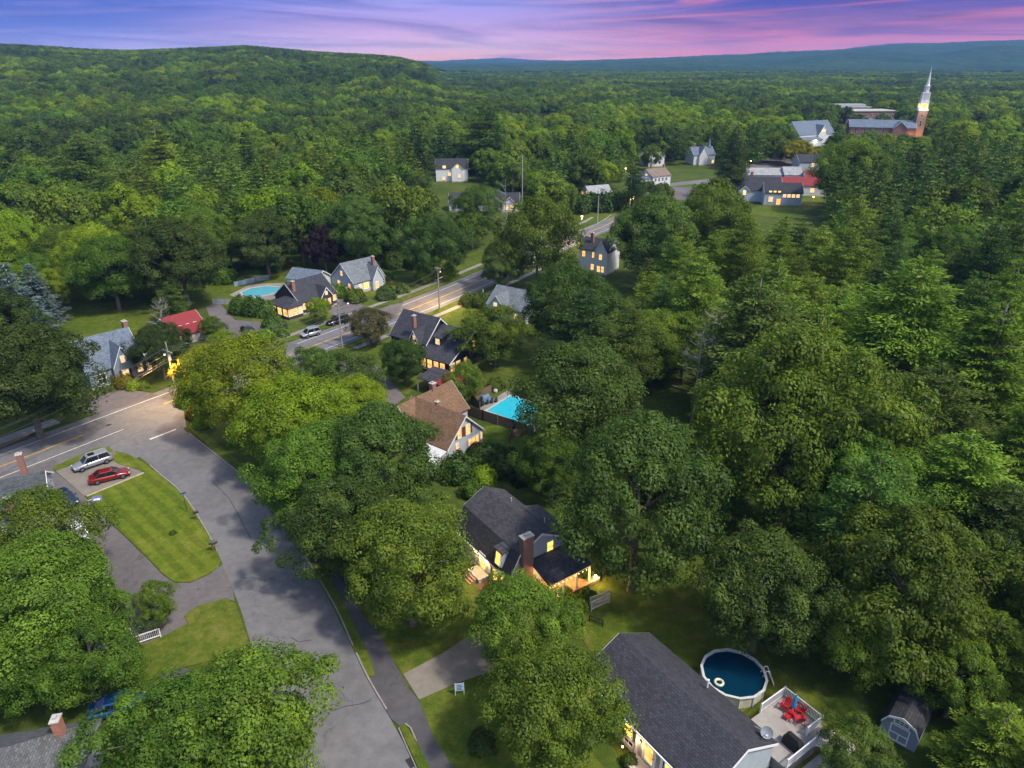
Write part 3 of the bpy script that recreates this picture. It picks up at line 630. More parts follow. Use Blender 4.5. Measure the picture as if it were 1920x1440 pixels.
window(q,'x-',-9,-1.6,2.9,1.4,1.0,LIT); window(q,'x-',-9,1.2,1.2,3.0,1.2,LITP); window(q,'y-',-3.5,-7,1.5,2.5,1.2,LITP)
simple_house('pointed_house', 'white Victorian house with thin spire and twin gables at the edge of town', 98, 386, 15, 12, 9, 5, 8.6, SID_WHITE, SH_SLATE, (-4,0,6,10,.8,.8), (-1,5,9.0,1.2), [('y-',-4.5,3.5,3.5,1.3,1.6,WHITE),('y-',-4.5,5.0,1.5,1.2,1.6,LITP)])
q = bpy.context.scene.objects['pointed_house']; MB().tube([(4.5,0,8),(4.5,0,9.4),(4.5,0,13.2)], [1.3,.8,.03], 8).build('spire', SH_SLATE, q)
simple_house('hidden_gable_house', 'white gabled house mostly hidden by one round tree near the far bend', 71.5, 379, -70, 10, 9, 5.0, 8.6, SID_WHITE, SH_GREY, None, None, [('x+',5,0,3.5,1.2,1.6,GLASSD)])
# dark roofed hall, red and pale roofs on the right
f, q = simple_house('long_grey_house', 'long grey house with one broad dark roof left of the red metal roof', 95, 283, -8, 17, 12, 4.4, 8.6, SID_GREY, SH_CHAR, (-2,2,8,10,.9,.9), (-5.5,4.0,6.2,1.2), [('y-',-7.2,-5.5,3.6,1.0,1.6,LITY)])
f, q2 = simple_house('lit_front_house', 'grey house front with a row of glowing windows and an orange lit door', 101.5, 273.5, -8, 13.5, 8, 4.8, 7.8, SID_GREY, SH_CHAR, None, None, [('y-',-4,-4.4,2.2,1.5,1.8,LITP),('y-',-4,-1.5,1.3,1.4,2.2,LIT)]+[('y-',-4,.4+i*1.6,3.6,1.2,1.2,LITP) for i in range(4)]+[('y-',-4,-4.8+i*1.6,5.0,.9,.5,LITY,TRIM,None,(0,0)) for i in range(3)])
simple_house('red_roof_house', 'white house under a wide red metal roof beside the grey houses on the right', 117.0, 295, -6, 18, 11, 4.2, 6.6, SID_WHITE, MET_RED, None, None, [('y-',-5.5,3.0,2.3,1.6,1.6,LITP)])
simple_house('red_annex', 'smaller red metal roof standing behind the wide red roof', 128, 306, -6, 12, 8, 5.2, 7.6, SID_WHITE, MET_RED, None)
simple_house('pale_roof_shop', 'long pale grey roofed building behind the twin dark roofs', 108, 316, -4, 14, 9, 5.2, 7.4, SID_WHITE, SH_LIGHT, None, None, [('x+',7,0,3,1.2,1.5,GLASSD)])
simple_house('pale_gable_shop', 'pale gabled building joined at the right of the long pale roof', 119, 313.5, -4, 7, 9.5, 5.6, 8.2, SID_WHITE, SH_LIGHT)
simple_house('dark_roof_lodge', 'dark roofed lodge under the maple on the far right side of town', 147, 363, 0, 15, 10, 4.5, 7.4, SID_GREY, SH_CHAR, None, None, [('y-',-5,-1,3,1.4,1.8,LITP),('y-',-5,3,3,1.4,1.8,LITP)])
f, q = simple_house('slate_mansion', 'large pale building with steep slate roof and tall dormer near the town centre', 190, 482, 25, 30, 16, 6.5, 14, SID_WHITE, SH_SLATE, None, (3,7,12,1.5), [('y-',-9.5,2.2,8.6,1.2,1.6,LITY),('y-',-9.5,4.2,8.6,1.2,1.6,LITY),('y-',-8,-6,3.5,2.4,1.6,LITP)])
MB().box(-16,0,-12.5,-8.1,-.1,3.6).build('wall', SID_GREY, q); MB().hexa([(-16.5,-13,3.6),(.5,-13,3.6),(.5,-8.1,3.6),(-16.5,-8.1,3.6)],[(-16.5,-13,3.75),(.5,-13,3.75),(.5,-8.1,5.2),(-16.5,-8.1,5.2)]).build('roof', SH_SLATE, q)
mll = MB().box(-6.6,-5.4,-12.9,-12.55,3.0,3.5).build('wall_lamp', mat_emit('flood', (1,.85,.6), 20), q); point(mll, (-6,-14,3.4), 300, (1,.8,.5), .3)
# brick block
h = Fr(300, 640, 4); r = h.root('brick_block', 'large red brick commercial block with flat pale roofs in the distant town', 'building')
MB().box(-22,20,-8,14,-.5,10).build('wall', mat_brick('brick_far', (.25,.075,.055)), r)
MB().box(-22.6,20.6,-8.6,14.6,10,10.6).build('roof', CONC, r)
MB().box(-44,10,16,34,-.5,11.5).build('wall', mat_plain('stucco', (.42,.4,.4), .8), r); MB().box(-45,11,15.4,35,11.5,12.3).build('roof', SH_LIGHT, r)
MB().box(-32,8,20,30,12.3,14).build('penthouse', mat_plain('stucco2', (.36,.36,.38), .8), r)
for i in range(9): window(r, 'y-', -8, -19.5+i*4.6, 7.2, 1.4, 2.2, GLASSD); 
for i in range(9): window(r, 'y-', -8, -19.5+i*4.6, 3.0, 1.6, 2.4, GLASSD)
simple_house('gabled_hall', 'white gabled hall standing in front of the brick block', 268, 577, 10, 13, 9, 5, 8.5, SID_WHITE, SH_GREY, None, (2,4,8,1), [('y-',-4.5,-3,6.2,1.2,1.2,GLASSD)])
simple_house('far_white_house', 'lone white house among the distant pines above the town', 60, 760, 0, 16, 10, 5, 9, WHITE, SH_LIGHT)
simple_house('far_grey_house', 'pale roofed house right of the steeple among the trees', 385, 590, -10, 15, 9, 4, 6.5, SID_WHITE, SH_LIGHT)
simple_house('edge_white_house', 'white roofed house at the far right edge behind the pines', 350, 480, 10, 11, 9, 5, 8, SID_WHITE, SH_LIGHT)
# church
h = Fr(287, 532, -14); r = h.root('brick_church', 'brick church with slim white steeple and lit golden clock above the town', 'church')
block(r, -46, -3, gable(-7.5, 7.5, 6.0, 10.5), mat_brick(), SH_SLATE, ov=.5)
block(r, -11, 0, gable(-4.5, 4.5, 6.0, 10), mat_brick(), SH_SLATE, axis='y', off=-14, ov=.5)
MB().box(-3.0,3.0,-3.0,3.0,-.5,17).build('tower', mat_brick('brick_tower', (.30,.15,.09)), r)
for zz, hw, t in ((17,3.35,.7),(22.6,2.9,.6),(28.2,2.4,.5),(32.5,1.7,.4)):
    MB().box(-hw,hw,-hw,hw,zz,zz+t).build('cornice', WHITE, r)
MB().box(-2.75,2.75,-2.75,2.75,17.7,22.6).build('clock_stage', WHITE, r)
b = MB()
for sx in (-1,1):
    for sy in (-1,1): b.box(sx*2.1-.35,sx*2.1+.35,sy*2.1-.35,sy*2.1+.35,23.2,28.2)
b.box(-1.2,1.2,-1.2,1.2,23.2,28.2); b.build('belfry', WHITE, r)
b = MB()
for k in range(8):
    a = math.pi/4*k+.39; b.box(1.45*math.cos(a)-.22,1.45*math.cos(a)+.22,1.45*math.sin(a)-.22,1.45*math.sin(a)+.22,28.7,32.5)
b.lathe([(.9,28.7),(.9,32.5)], 8); b.build('lantern', WHITE, r)
MB().tube([(0,0,32.9),(0,0,33.4),(0,0,43.2)], [1.45,1.2,.05], 8).build('spire', WHITE, r)
MB().lathe([(.001,0),(.3,.25),(.001,.5)], 8, (0,0,43.1)).bar((0,0,43),(0,0,44.8),.1).bar((-.5,0,44.2),(.5,0,44.2),.1).build('weathervane', mat_plain('gilt', (.7,.6,.35), .4), r)
ck = mat_emit('clock_face', (1,.72,.12), 1.3)
for f_ in ('y-','x-','x+','y+'):
    m = wallmap(f_, 2.75 if f_[1] == '+' else -2.75); m2 = (lambda a, b, t, s=f_: wallmap(s, 2.75 if s[1] == '+' else -2.75)(a, b, t))
    b = MB(); b.prism([(1.55*math.cos(R(15*k)), 20.15+1.55*math.sin(R(15*k))) for k in range(24)], 0, .1, m2); c = b.build('clock', ck, r)
    b = MB(); pbox(b, m2, -.07, .07, 20.1, 21.3, .11, .16); pbox(b, m2, 0, .8, 20.08, 20.2, .11, .16); b.build('hands', DARKM, c)
window(r, 'y-', -3.0, 0, 8.5, 1.1, 3.6, GLASSD); window(r, 'y-', -3.0, 0, 13.6, 1.0, 1.8, GLASSD)
for i in range(5): window(r, 'y-', -7.5, -42+i*6, 3.3, 1.3, 3, GLASSD)
point(r, (.0,-7.5,1.5), 800, (1,.5,.15), .6); point(r, (-6,-9.5,1.5), 200, (1,.5,.15), .6); point(r, (0,-7,17.5), 900, (1,.8,.5), .5)
# left edge houses
h = Fr(*G(18, 905, 5)[:2], 28); r = h.root('twin_chimney_house', 'grey roofed house with two brick chimneys cut by the left edge')
block(r, -9, 3.4, gable(-4.5, 4.5, 3, 5.6), SID_GREY, mat_shingle('shingle_greygreen', (.065,.075,.08)), ov=.3)
cx, cy = h.loc(40, 868, 5.2); chimney(r, cx, cy, 2.5, 6.4, .65, .65); cx, cy = h.loc(16, 945, 5.2); chimney(r, cx, cy, 2.5, 5.9, .7, .6)
H_TW = h
h = Fr(*G(50, 1384, 6)[:2], 12); r = h.root('corner_house', 'hip roofed grey house with one tall brick chimney in the bottom left corner')
MB().box(-6,3,-6,3,-.2,3.2).build('wall', SID_GREY, r)
MB().hexa([(-6.4,-6.4,3.2),(3.4,-6.4,3.2),(3.4,3.4,3.2),(-6.4,3.4,3.2)], [(-2,-1.6,6.1),(-1.0,-1.6,6.1),(-1.0,-.6,6.1),(-2,-.6,6.1)]).build('roof', mat_shingle('shingle_corner', (.11,.115,.12)), r)
cx, cy = h.loc(118, 1386, 3.8); chimney(r, cx, cy, 2.5, 5.9, .55, .75, mat_brick('brick_orange', (.42,.13,.06)))
# ---------------------------------------------------------------- ground materials
def mat_ground(name, stops, s1=.06, s2=.9, bump=.5, rough=.95, stripe=None, fine=6.):
    t = NT(name); p = t.pos(); n = t.noise(p, s1, 6, .65); n2 = t.noise(p, s2, 6, .7); n3 = t.noise(p, fine, 3, .7)
    f = t.n('ShaderNodeMath', operation='ADD', i_0=t.n('ShaderNodeMath', operation='MULTIPLY', i_0=n, i_1=.5).outputs[0], i_1=t.n('ShaderNodeMath', operation='MULTIPLY', i_0=n2, i_1=.5).outputs[0]).outputs[0]
    c = t.ramp(f, stops); c = t.mix(.6, c, t.ramp(n3, [(.3, (.65,)*3), (.7, (1.3,)*3)]), 'MULTIPLY')
    if stripe:
        m = t.n('ShaderNodeMapping', i_Vector=p); m.inputs['Rotation'].default_value = (0, 0, stripe)
        w = t.n('ShaderNodeTexWave', i_Vector=m.outputs[0], i_Scale=.17, i_Distortion=2.2, i_Detail=1.); w.inputs['Detail Scale'].default_value = .6
        c = t.mix(.8, c, t.ramp(w.outputs[1], [(.3, (.8,.84,.78)), (.65, (1.12,1.1,1.0))]), 'MULTIPLY')
    t.princ(c, rough, .1, bump=n3, bstr=bump, bdist=.08); MATS[name] = t.m; return t.m
LAWN = mat_ground('grass_lawn', [(.3, (.030,.058,.008)), (.45, (.062,.098,.010)), (.55, (.11,.13,.018)), (.66, (.19,.16,.05))])
LAWNS = mat_ground('grass_mown', [(.32, (.045,.085,.008)), (.46, (.085,.125,.010)), (.55, (.13,.15,.018)), (.64, (.22,.18,.06))], stripe=R(-47))
GRND = mat_ground('ground_grass', [(.3, (.022,.045,.008)), (.46, (.046,.078,.011)), (.57, (.08,.10,.018)), (.7, (.13,.11,.04))])
def mat_asphalt(name, col, warm=.0, cracks=True):
    t = NT(name); p = t.pos(); n = t.noise(p, .09, 6, .6, .6); n2 = t.noise(p, 1.1, 5, .65); n3 = t.noise(p, 30, 2)
    c = t.ramp(n, [(.32, tuple(x*.82 for x in col)), (.5, col), (.68, tuple(x*1.16 for x in col))])
    c = t.mix(.7, c, t.ramp(n2, [(.3, (.78,)*3), (.7, (1.15,)*3)]), 'MULTIPLY')
    n5 = t.noise(p, .35, 4, .7, 1.5); c = t.mix(.28, c, t.ramp(n5, [(.36, (.74,.73,.74)), (.44, (1,)*3), (.62, (1,)*3), (.7, (1.12,1.1,1.07))]), 'MULTIPLY')
    c = t.mix(.4, c, t.ramp(n3, [(.3, (.8,)*3), (.7, (1.2,)*3)]), 'MULTIPLY')
    if cracks:
        v = t.n('ShaderNodeTexVoronoi', feature='DISTANCE_TO_EDGE', i_Scale=.10)
        dv = t.n('ShaderNodeTexNoise', i_Vector=p, i_Scale=.6, i_Detail=5.)
        a = t.n('ShaderNodeVectorMath', operation='MULTIPLY_ADD'); t.l(dv.outputs[1], a.inputs[0]); a.inputs[1].default_value = (3,3,3); t.l(p, a.inputs[2]); t.l(a.outputs[0], v.inputs['Vector'])
        c = t.mix(.45, c, t.ramp(v.outputs[0], [(0, (.45,)*3), (.003, (.5,)*3), (.006, (1,)*3)]), 'MULTIPLY')
    t.princ(c, .9, .15, bump=n3, bstr=.2, bdist=.01); MATS[name] = t.m; return t.m
ASPH = mat_asphalt('asphalt', (.155,.152,.158)); ASPD = mat_asphalt('asphalt_drive', (.135,.122,.125)); WALK = mat_asphalt('asphalt_walk', (.085,.082,.088))
GRAV = mat_asphalt('gravel', (.20,.18,.155), cracks=False); CWALK = mat_asphalt('concrete_walk', (.24,.225,.21), cracks=False); DIRT = mat_ground('dirt', [(.3, (.09,.05,.03)), (.5, (.15,.085,.05)), (.7, (.2,.13,.08))])
YEL = mat_plain('road_yellow', (.5,.3,.06), .8, .1, .3, 2); PWH = mat_plain('road_white', (.6,.6,.58), .8, .1, .25, 2)

def struct(o, label=None): o['kind'] = 'structure'; return o
def sheet(name, pts, z, mat, skirt=0., px=True, sub=None):
    P = [G(u, v, 0) if px else Vector((u, v, 0)) for u, v in pts]; P = [Vector((p.x, p.y, z)) for p in P]
    tr = tessellate_polygon([P]); b = MB(); b.add(P, [tuple(t) for t in tr])
    if skirt:
        n = len(P); b.add(P+[p-Vector((0,0,skirt)) for p in P], [(i, (i+1) % n, (i+1) % n+n, i+n) for i in range(n)])
    o = b.build(name, mat)
    return struct(o)
def ribbon(name, L, Rr, z, mat):
    b = MB(); n = len(L); b.add([(p.x,p.y,z) for p in L]+[(p.x,p.y,z) for p in Rr], [(i, i+1, n+i+1, n+i) for i in range(n-1)])
    return struct(b.build(name, mat))
def curve(pts, n=40):   # catmull-rom
    P = [Vector(p).to_3d() for p in pts]; P = [P[0]*2-P[1]]+P+[P[-1]*2-P[-2]]; out = []
    m = len(P)-3
    for i in range(n+1):
        t = i/n*m; k = min(int(t), m-1); f = t-k; a, b, c, d = P[k:k+4]
        out.append(.5*((2*b)+(c-a)*f+(2*a-5*b+4*c-d)*f*f+(3*b-a-3*c+d)*f**3))
    return out
def offset(L, d):
    out = []
    for i, p in enumerate(L):
        t = (L[min(i+1, len(L)-1)]-L[max(i-1, 0)]); t.z = 0; t.normalize(); out.append(p+Vector((t.y, -t.x, 0))*d)
    return out
# ---- terrain
def interp(t, x):
    if x <= t[0][0]: return t[0][1]
    for (a, b), (c, d) in zip(t, t[1:]):
        if x <= c: f = (x-a)/(c-a); f = f*f*(3-2*f) if False else f; return b+(d-b)*f
    return t[-1][1]
def sm(a, b, x): t = min(1, max(0, (x-a)/(b-a))); return t*t*(3-2*t)
def ridge(tab, Y, can):
    out = []
    for u, v in tab:
        d = (v-720)/F; fh = cp-d*sp; dn = sp+d*cp; out.append(((u-960)/F/fh, HC-Y*dn/fh-can))
    return out
RL = ridge([(-150,84),(0,86),(100,91),(170,96),(240,98),(320,95),(400,92),(460,89),(520,94),(600,101),(700,106),(745,110),(790,122),(830,135)], 1400, 13)
RR = ridge([(850,120),(1000,119),(1130,114),(1220,111),(1300,108),(1400,104),(1440,101),(1560,96),(1660,86),(1700,84),(1760,83),(1850,79),(1920,78),(2050,76)], 6000, 12)
RF = ridge([(780,124),(830,119),(870,116),(940,113),(1000,117),(1080,119),(1160,121)], 8600, 0)
def T(x, y):
    if y < 420: return 0.
    az = x/y; h = 0
    hl = interp(RL, az); w = 1-sm(-.115, -.085, az)
    if hl > 0 or True: h += max(0, hl)*w*sm(430, 1400, y)*(1-sm(1800, 2700, y))
    h += max(0, interp(RR, az))*sm(2500, 6000, y)*(1-.9*sm(6300, 7200, y))
    h += max(0, interp(RR, az)+25*sm(.05,.3,az))*(.26*math.exp(-((y-3700)/420)**2)*(.6+.4*math.sin(az*31+1))+.07*math.exp(-((y-4700)/350)**2)*(.6+.4*math.sin(az*23)))
    h += max(0, interp(RF, az))*sm(7400, 8600, y)*(1-sm(-.02,.02,abs(az-.0)-.16))
    return h
NX = 90; ys = [-80,-40,0,20]+[20*1.065**i for i in range(1, 100)]; ys = [y for y in ys if y < 9300]
vs = []; fs = []
for y in ys:
    W_ = 130+abs(y)*.82
    for i in range(NX+1):
        x = (i/NX*2-1)*W_; vs.append((x, y, T(x, y)-.02))
for j in range(len(ys)-1):
    for i in range(NX): a = j*(NX+1)+i; fs.append((a, a+1, a+NX+2, a+NX+1))
g = MB().add(vs, fs).build('ground', GRND, fix=False, smooth=True); struct(g)
# ---- far canopy mesh: bumpy tree tops too small and too many to tell apart
def hash_noise(x, y, s, seed=0):
    xi = np.floor(x/s); yi = np.floor(y/s); fx = x/s-xi; fy = y/s-yi
    def hh(a, b): v = np.sin(a*127.1+b*311.7+seed)*43758.5453; return v-np.floor(v)
    u = fx*fx*(3-2*fx); v = fy*fy*(3-2*fy)
    return (hh(xi, yi)*(1-u)+hh(xi+1, yi)*u)*(1-v)+(hh(xi, yi+1)*(1-u)+hh(xi+1, yi+1)*u)*v
ny = 330; nx = 620
Y = 2240*np.exp(np.linspace(0, math.log(8900/2240), ny)); A = np.linspace(-.76, .76, nx)
YY, AA = np.meshgrid(Y, A, indexing='ij'); XX = YY*AA
TT = np.vectorize(T)(XX, YY)
bump_ = hash_noise(XX, YY, 14, 3)*6+hash_noise(XX, YY, 33, 5)*5+hash_noise(XX, YY, 90, 9)*6*sm(0,1,1)+hash_noise(XX, YY, 420, 2)*6
ZZ = TT+3+bump_*.75*(1+YY/9000)
V = np.stack([XX, YY, ZZ], -1).reshape(-1, 3); I = np.arange(ny*nx).reshape(ny, nx)
Fq = np.stack([I[:-1, :-1], I[:-1, 1:], I[1:, 1:], I[1:, :-1]], -1).reshape(-1, 4)
me = bpy.data.meshes.new('distant_canopy'); me.vertices.add(len(V)); me.vertices.foreach_set('co', V.reshape(-1).astype(np.float32))
me.loops.add(Fq.size); me.loops.foreach_set('vertex_index', Fq.reshape(-1).astype(np.int32)); me.polygons.add(len(Fq))
me.polygons.foreach_set('loop_start', np.arange(0, Fq.size, 4, dtype=np.int32)); me.polygons.foreach_set('loop_total', np.full(len(Fq), 4, dtype=np.int32)); me.update(calc_edges=True)
t = NT('far_canopy'); p = t.pos(); n1 = t.noise(p, .02, 5, .7); n2 = t.noise(p, .0025, 3)
f = t.n('ShaderNodeMath', operation='ADD', i_0=t.n('ShaderNodeMath', operation='MULTIPLY', i_0=n1, i_1=.6).outputs[0], i_1=t.n('ShaderNodeMath', operation='MULTIPLY', i_0=n2, i_1=.4).outputs[0]).outputs[0]
c = t.ramp(f, [(.35, (.012,.030,.014)), (.5, (.026,.058,.024)), (.65, (.05,.09,.03))]); t.princ(c, 1., 0.)
me.materials.append(t.m); o = bpy.data.objects.new('distant_woods', me); COL.objects.link(o); tag(o, kind='stuff', label='far wooded valley and ridges below the sunset sky', cat='woods')

# ---- roads
MR0 = Vector((-54.4,103,0)); MD = Vector((.578,.816,0)).normalized(); MN = Vector((-MD.y, MD.x, 0))   # MN points to the far (upper left) side
mainc = [MR0-MD*75, MR0-MD*40, MR0, Vector((-38.3,126.3,0)), Vector((-20.4,151.1,0)), Vector((-6,173.6,0)), Vector((8,198,0)), Vector((20.9,219.7,0)), Vector((32,237,0)), Vector((42,262,0)), Vector((50,290,0)), Vector((66,312,0)), Vector((90,328,0)), Vector((125,342,0))]
MC = curve(mainc, 120); cutw = 70
mu = offset(MC, -5.2); ml = offset(MC, 4.6)
ribbon('main_road', mu, ml, .012, ASPH)
def strip(name, base, off, w, i0, i1, z, mat, dash=None):
    a = offset(base, off-w/2)[i0:i1]; b_ = offset(base, off+w/2)[i0:i1]; return ribbon(name, a, b_, z, mat)
def markings(name, segs, w, mat):
    b = MB()
    for A_, B_ in segs:
        A_ = Vector((A_.x, A_.y, .022)); B_ = Vector((B_.x, B_.y, .022)); d = (B_-A_).normalized(); n = Vector((-d.y, d.x, 0))*w/2
        b.add([A_-n, B_-n, B_+n, A_+n], [(0,1,2,3)])
    return struct(b.build(name, mat))
def along(base, off, s0, s1):   # list of segments between y limits
    L = offset(base, off); return [(L[i], L[i+1]) for i in range(len(L)-1) if s0 <= L[i].y < s1]
markings('centre_line', along(MC, 0, 40, 90.5)+along(MC, 0, 99.5, 103)+along(MC, 0, 108, 300), .28, YEL)
markings('edge_line', along(MC, -3.4, 40, 250)+along(MC, 3.1, 40, 90)+along(MC, 3.1, 122, 235), .13, PWH)
# side street
SL = curve([G(188,846),G(245,847),G(300,890),G(345,930),G(390,1000),G(418,1060),G(450,1140),G(475,1220),G(520,1330),G(560,1440),G(610,1600),G(700,2000)], 60)
SRr = curve([G(332,768),G(345,805),G(400,850),G(460,900),G(510,960),G(560,1030),G(622,1130),G(660,1212),G(688,1272),G(732,1348),G(781,1440),G(850,1600),G(960,1900)], 60)
ribbon('side_street', SL, SRr, .016, ASPH)
sheet('junction', [(60,880),(335,728),(350,800),(240,870)], .014, ASPH)
markings('stop_line', [(G(281,824), G(330,805))], .35, PWH)
TAR = mat_plain('tar_seam', (.03,.03,.032), .7)
for k, sg in enumerate([[(621,1334),(650,1324),(672,1321),(697,1313)],[(400,905),(430,935),(452,975),(470,1010)],[(545,1195),(560,1204),(585,1200)],[(300,800),(255,812),(200,838),(150,855)],[(600,1296),(607,1310),(612,1322)],[(455,1085),(470,1082),(500,1090)],[(730,600),(745,607),(762,604)]]):
    markings('road_crack', [(G(*a), G(*b)) for a, b in zip(sg, sg[1:])], .07, TAR)
KERB = mat_plain('granite', (.24,.225,.21), .8, .2, .2, 3)
def kerb(name, pts, w=.15, h=.13, label=None):
    b = MB(); P = [Vector((p.x, p.y, h/2)) for p in pts]
    for a, c in zip(P, P[1:]): b.bar(a, c, w, h)
    return struct(b.build(name, KERB))
kerb('kerb', offset(SRr, -.1)[6:36]); kerb('kerb', offset(SRr, -.1)[36:45])
kerb('kerb', SL[9:26])
vg = [G(627,1147),G(688,1272),G(702,1269),G(697,1240),G(668,1185),G(645,1131),G(600,1060),G(575,1030),G(565,1035)]
sheet('verge', [(565,1032),(627,1145),(688,1270),(703,1268),(697,1240),(645,1131),(582,1030)], .09, LAWN, .12)
sheet('verge', [(350,800),(403,848),(463,898),(513,958),(565,1032),(582,1030),(530,955),(478,893),(415,838),(362,790)], .09, LAWN, .12)
sheet('sidewalk', [(582,1030),(645,1131),(697,1240),(703,1268),(690,1272),(733,1348),(750,1362),(765,1358),(806,1440),(900,1640),(960,1640),(851,1440),(813,1383),(786,1313),(767,1294),(737,1237),(713,1191),(683,1158),(640,1085),(560,960),(530,955)], .05, WALK)
sheet('verge', [(748,1364),(760,1359),(780,1390),(806,1440),(900,1640),(870,1640),(781,1440)], .13, LAWN, .14)
kerb('kerb', [G(748,1366),G(781,1440),G(870,1640)]); kerb('kerb', [G(760,1358),G(770,1366),G(781,1391)], .12)
sheet('gravel_driveway', [(756,1264),(786,1312),(850,1284),(900,1266),(985,1240),(960,1170),(889,1185),(830,1225)], .03, GRAV)
sheet('lawn', [(683,1158),(713,1191),(737,1237),(756,1264),(830,1225),(889,1185),(940,1150),(910,1105),(895,1080),(860,1000),(700,1000)], .02, LAWN)
sheet('lawn', [(786,1312),(813,1383),(851,1440),(960,1640),(1300,1640),(1100,1400),(985,1240),(900,1266),(850,1284)], .02, LAWN)
sheet('lawn', [(1080,1180),(1150,1050),(1300,1060),(1400,1150),(1450,1250),(1520,1290),(1620,1400),(1600,1500),(1300,1500)], .015, LAWN)
sheet('garden_bed', [(893,1082),(918,1083),(935,1100),(925,1118),(908,1130),(893,1098)], .028, DIRT)
# left block : driveway, lawns, gravel parking
sheet('driveway', [(65,872),(107,862),(100,882),(160,932),(190,966),(225,998),(275,1046),(305,1078),(327,1093),(357,1093),(392,1078),(417,1058),(436,1100),(440,1128),(425,1122),(370,1137),(345,1155),(352,1170),(300,1200),(240,1240),(100,1180),(-60,1000),(-60,900)], .018, ASPD)
sheet('mown_lawn', [(160,930),(270,887),(262,882),(222,870),(212,862),(217,846),(240,852),(275,872),(310,900),(342,927),(370,962),(395,1005),(415,1052),(410,1064),(390,1077),(357,1092),(327,1092),(305,1077),(275,1045),(225,997),(190,965)], .10, LAWNS, .11)
sheet('gravel_parking', [(105,884),(150,864),(208,860),(222,870),(262,882),(270,887),(158,930)], .024, GRAV)
sheet('lawn', [(425,1122),(441,1132),(455,1172),(472,1220),(345,1252),(300,1268),(240,1290),(200,1270),(245,1218),(300,1197),(352,1170),(345,1155),(370,1137)], .08, LAWN, .09)
sheet('verge', [(99,876),(140,858),(180,841),(205,838),(212,846),(150,866),(104,884)], .08, LAWN, .09)
sheet('driveway', [(300,1268),(345,1252),(372,1262),(390,1320),(330,1340)], .02, WALK)
tb = MB().bar(G(162,931,.1), G(270,887,.1), .18, .2).build('landscape_timber', mat_plain('timber', (.42,.36,.26), .9)); tag(tb, 'pale landscape timber between the gravel parking and the mown lawn', 'timber edging')
# main road verges
for (a_, b__, off0, off1, zz, mt, nm) in ((96,101,-7.2,-5.3,.08,LAWN,'verge'),(131,146,-7.0,-5.3,.08,LAWN,'verge'),(150,250,-7.6,-5.3,.08,LAWN,'verge'),(60,100,-9.0,-6.6,.05,CWALK,'sidewalk'),(60,95,-6.6,-5.3,.06,DIRT,'verge'),(126,250,-9.0,-7.6,.05,CWALK,'sidewalk'),(124,190,4.8,6.8,.08,LAWN,'verge'),(124,186,6.8,8.2,.05,CWALK,'sidewalk')):
    La = [p for p in offset(MC, off0) if a_ <= p.y <= b__]; Lb = [p for p in offset(MC, off1) if a_ <= p.y <= b__]; m_ = min(len(La), len(Lb)); 
    if m_ > 1: ribbon(nm, La[:m_], Lb[:m_], zz, mt)
sheet('lawn', [(455,645),(470,600),(540,590),(620,560),(730,520),(780,548),(700,575),(640,600),(590,628),(540,640)], .02, LAWN)
sheet('lawn', [(750,515),(905,468),(960,470),(930,495),(800,535)], .02, LAWN)
sheet('driveway', [(385,575),(412,568),(440,600),(500,605),(505,640),(560,645),(545,655),(450,660),(400,610)], .03, ASPD)
sheet('driveway', [(575,560),(640,545),(700,585),(760,560),(740,600),(690,590),(640,600)], .03, ASPD)
sheet('lawn', [(630,690),(740,630),(780,620),(860,575),(900,560),(1010,620),(1010,720),(900,690),(760,740)], .015, LAWN)
sheet('driveway', [(600,690),(640,672),(700,680),(760,745),(740,760),(650,720)], .03, ASPD)
sheet('driveway', [(170,745),(240,730),(300,740),(322,732),(240,760),(185,775),(150,770)], .03, ASPD)
sheet('lawn', [(95,600),(150,575),(260,560),(330,600),(300,700),(260,725),(150,640)], .015, LAWN)
sheet('lawn', [(380,560),(385,535),(470,505),(540,520),(520,560),(430,575)], .015, LAWN)
sheet('lawn', [(1000,440),(1100,400),(1180,380),(1160,402),(1090,430),(1040,455)], .02, LAWN)
sheet('lawn', [(1190,375),(1230,352),(1300,345),(1370,350),(1300,372),(1230,380)], .02, LAWN)
sheet('lawn', [(1400,400),(1420,385),(1540,366),(1545,385),(1470,410)], .02, LAWN)
sheet('lawn', [(900,800),(1000,790),(1020,830),(960,870),(900,870)], .02, LAWN)
sheet('driveway', [(1205,362),(1262,350),(1300,352),(1330,362),(1290,375),(1245,375)], .03, ASPD)
sheet('parking_lot', [(1410,305),(1470,290),(1550,285),(1560,300),(1480,315),(1400,325)], .03, ASPD)
sheet('parking_lot', [(1740,262),(1780,256),(1800,262),(1760,270)], .03, ASPD)

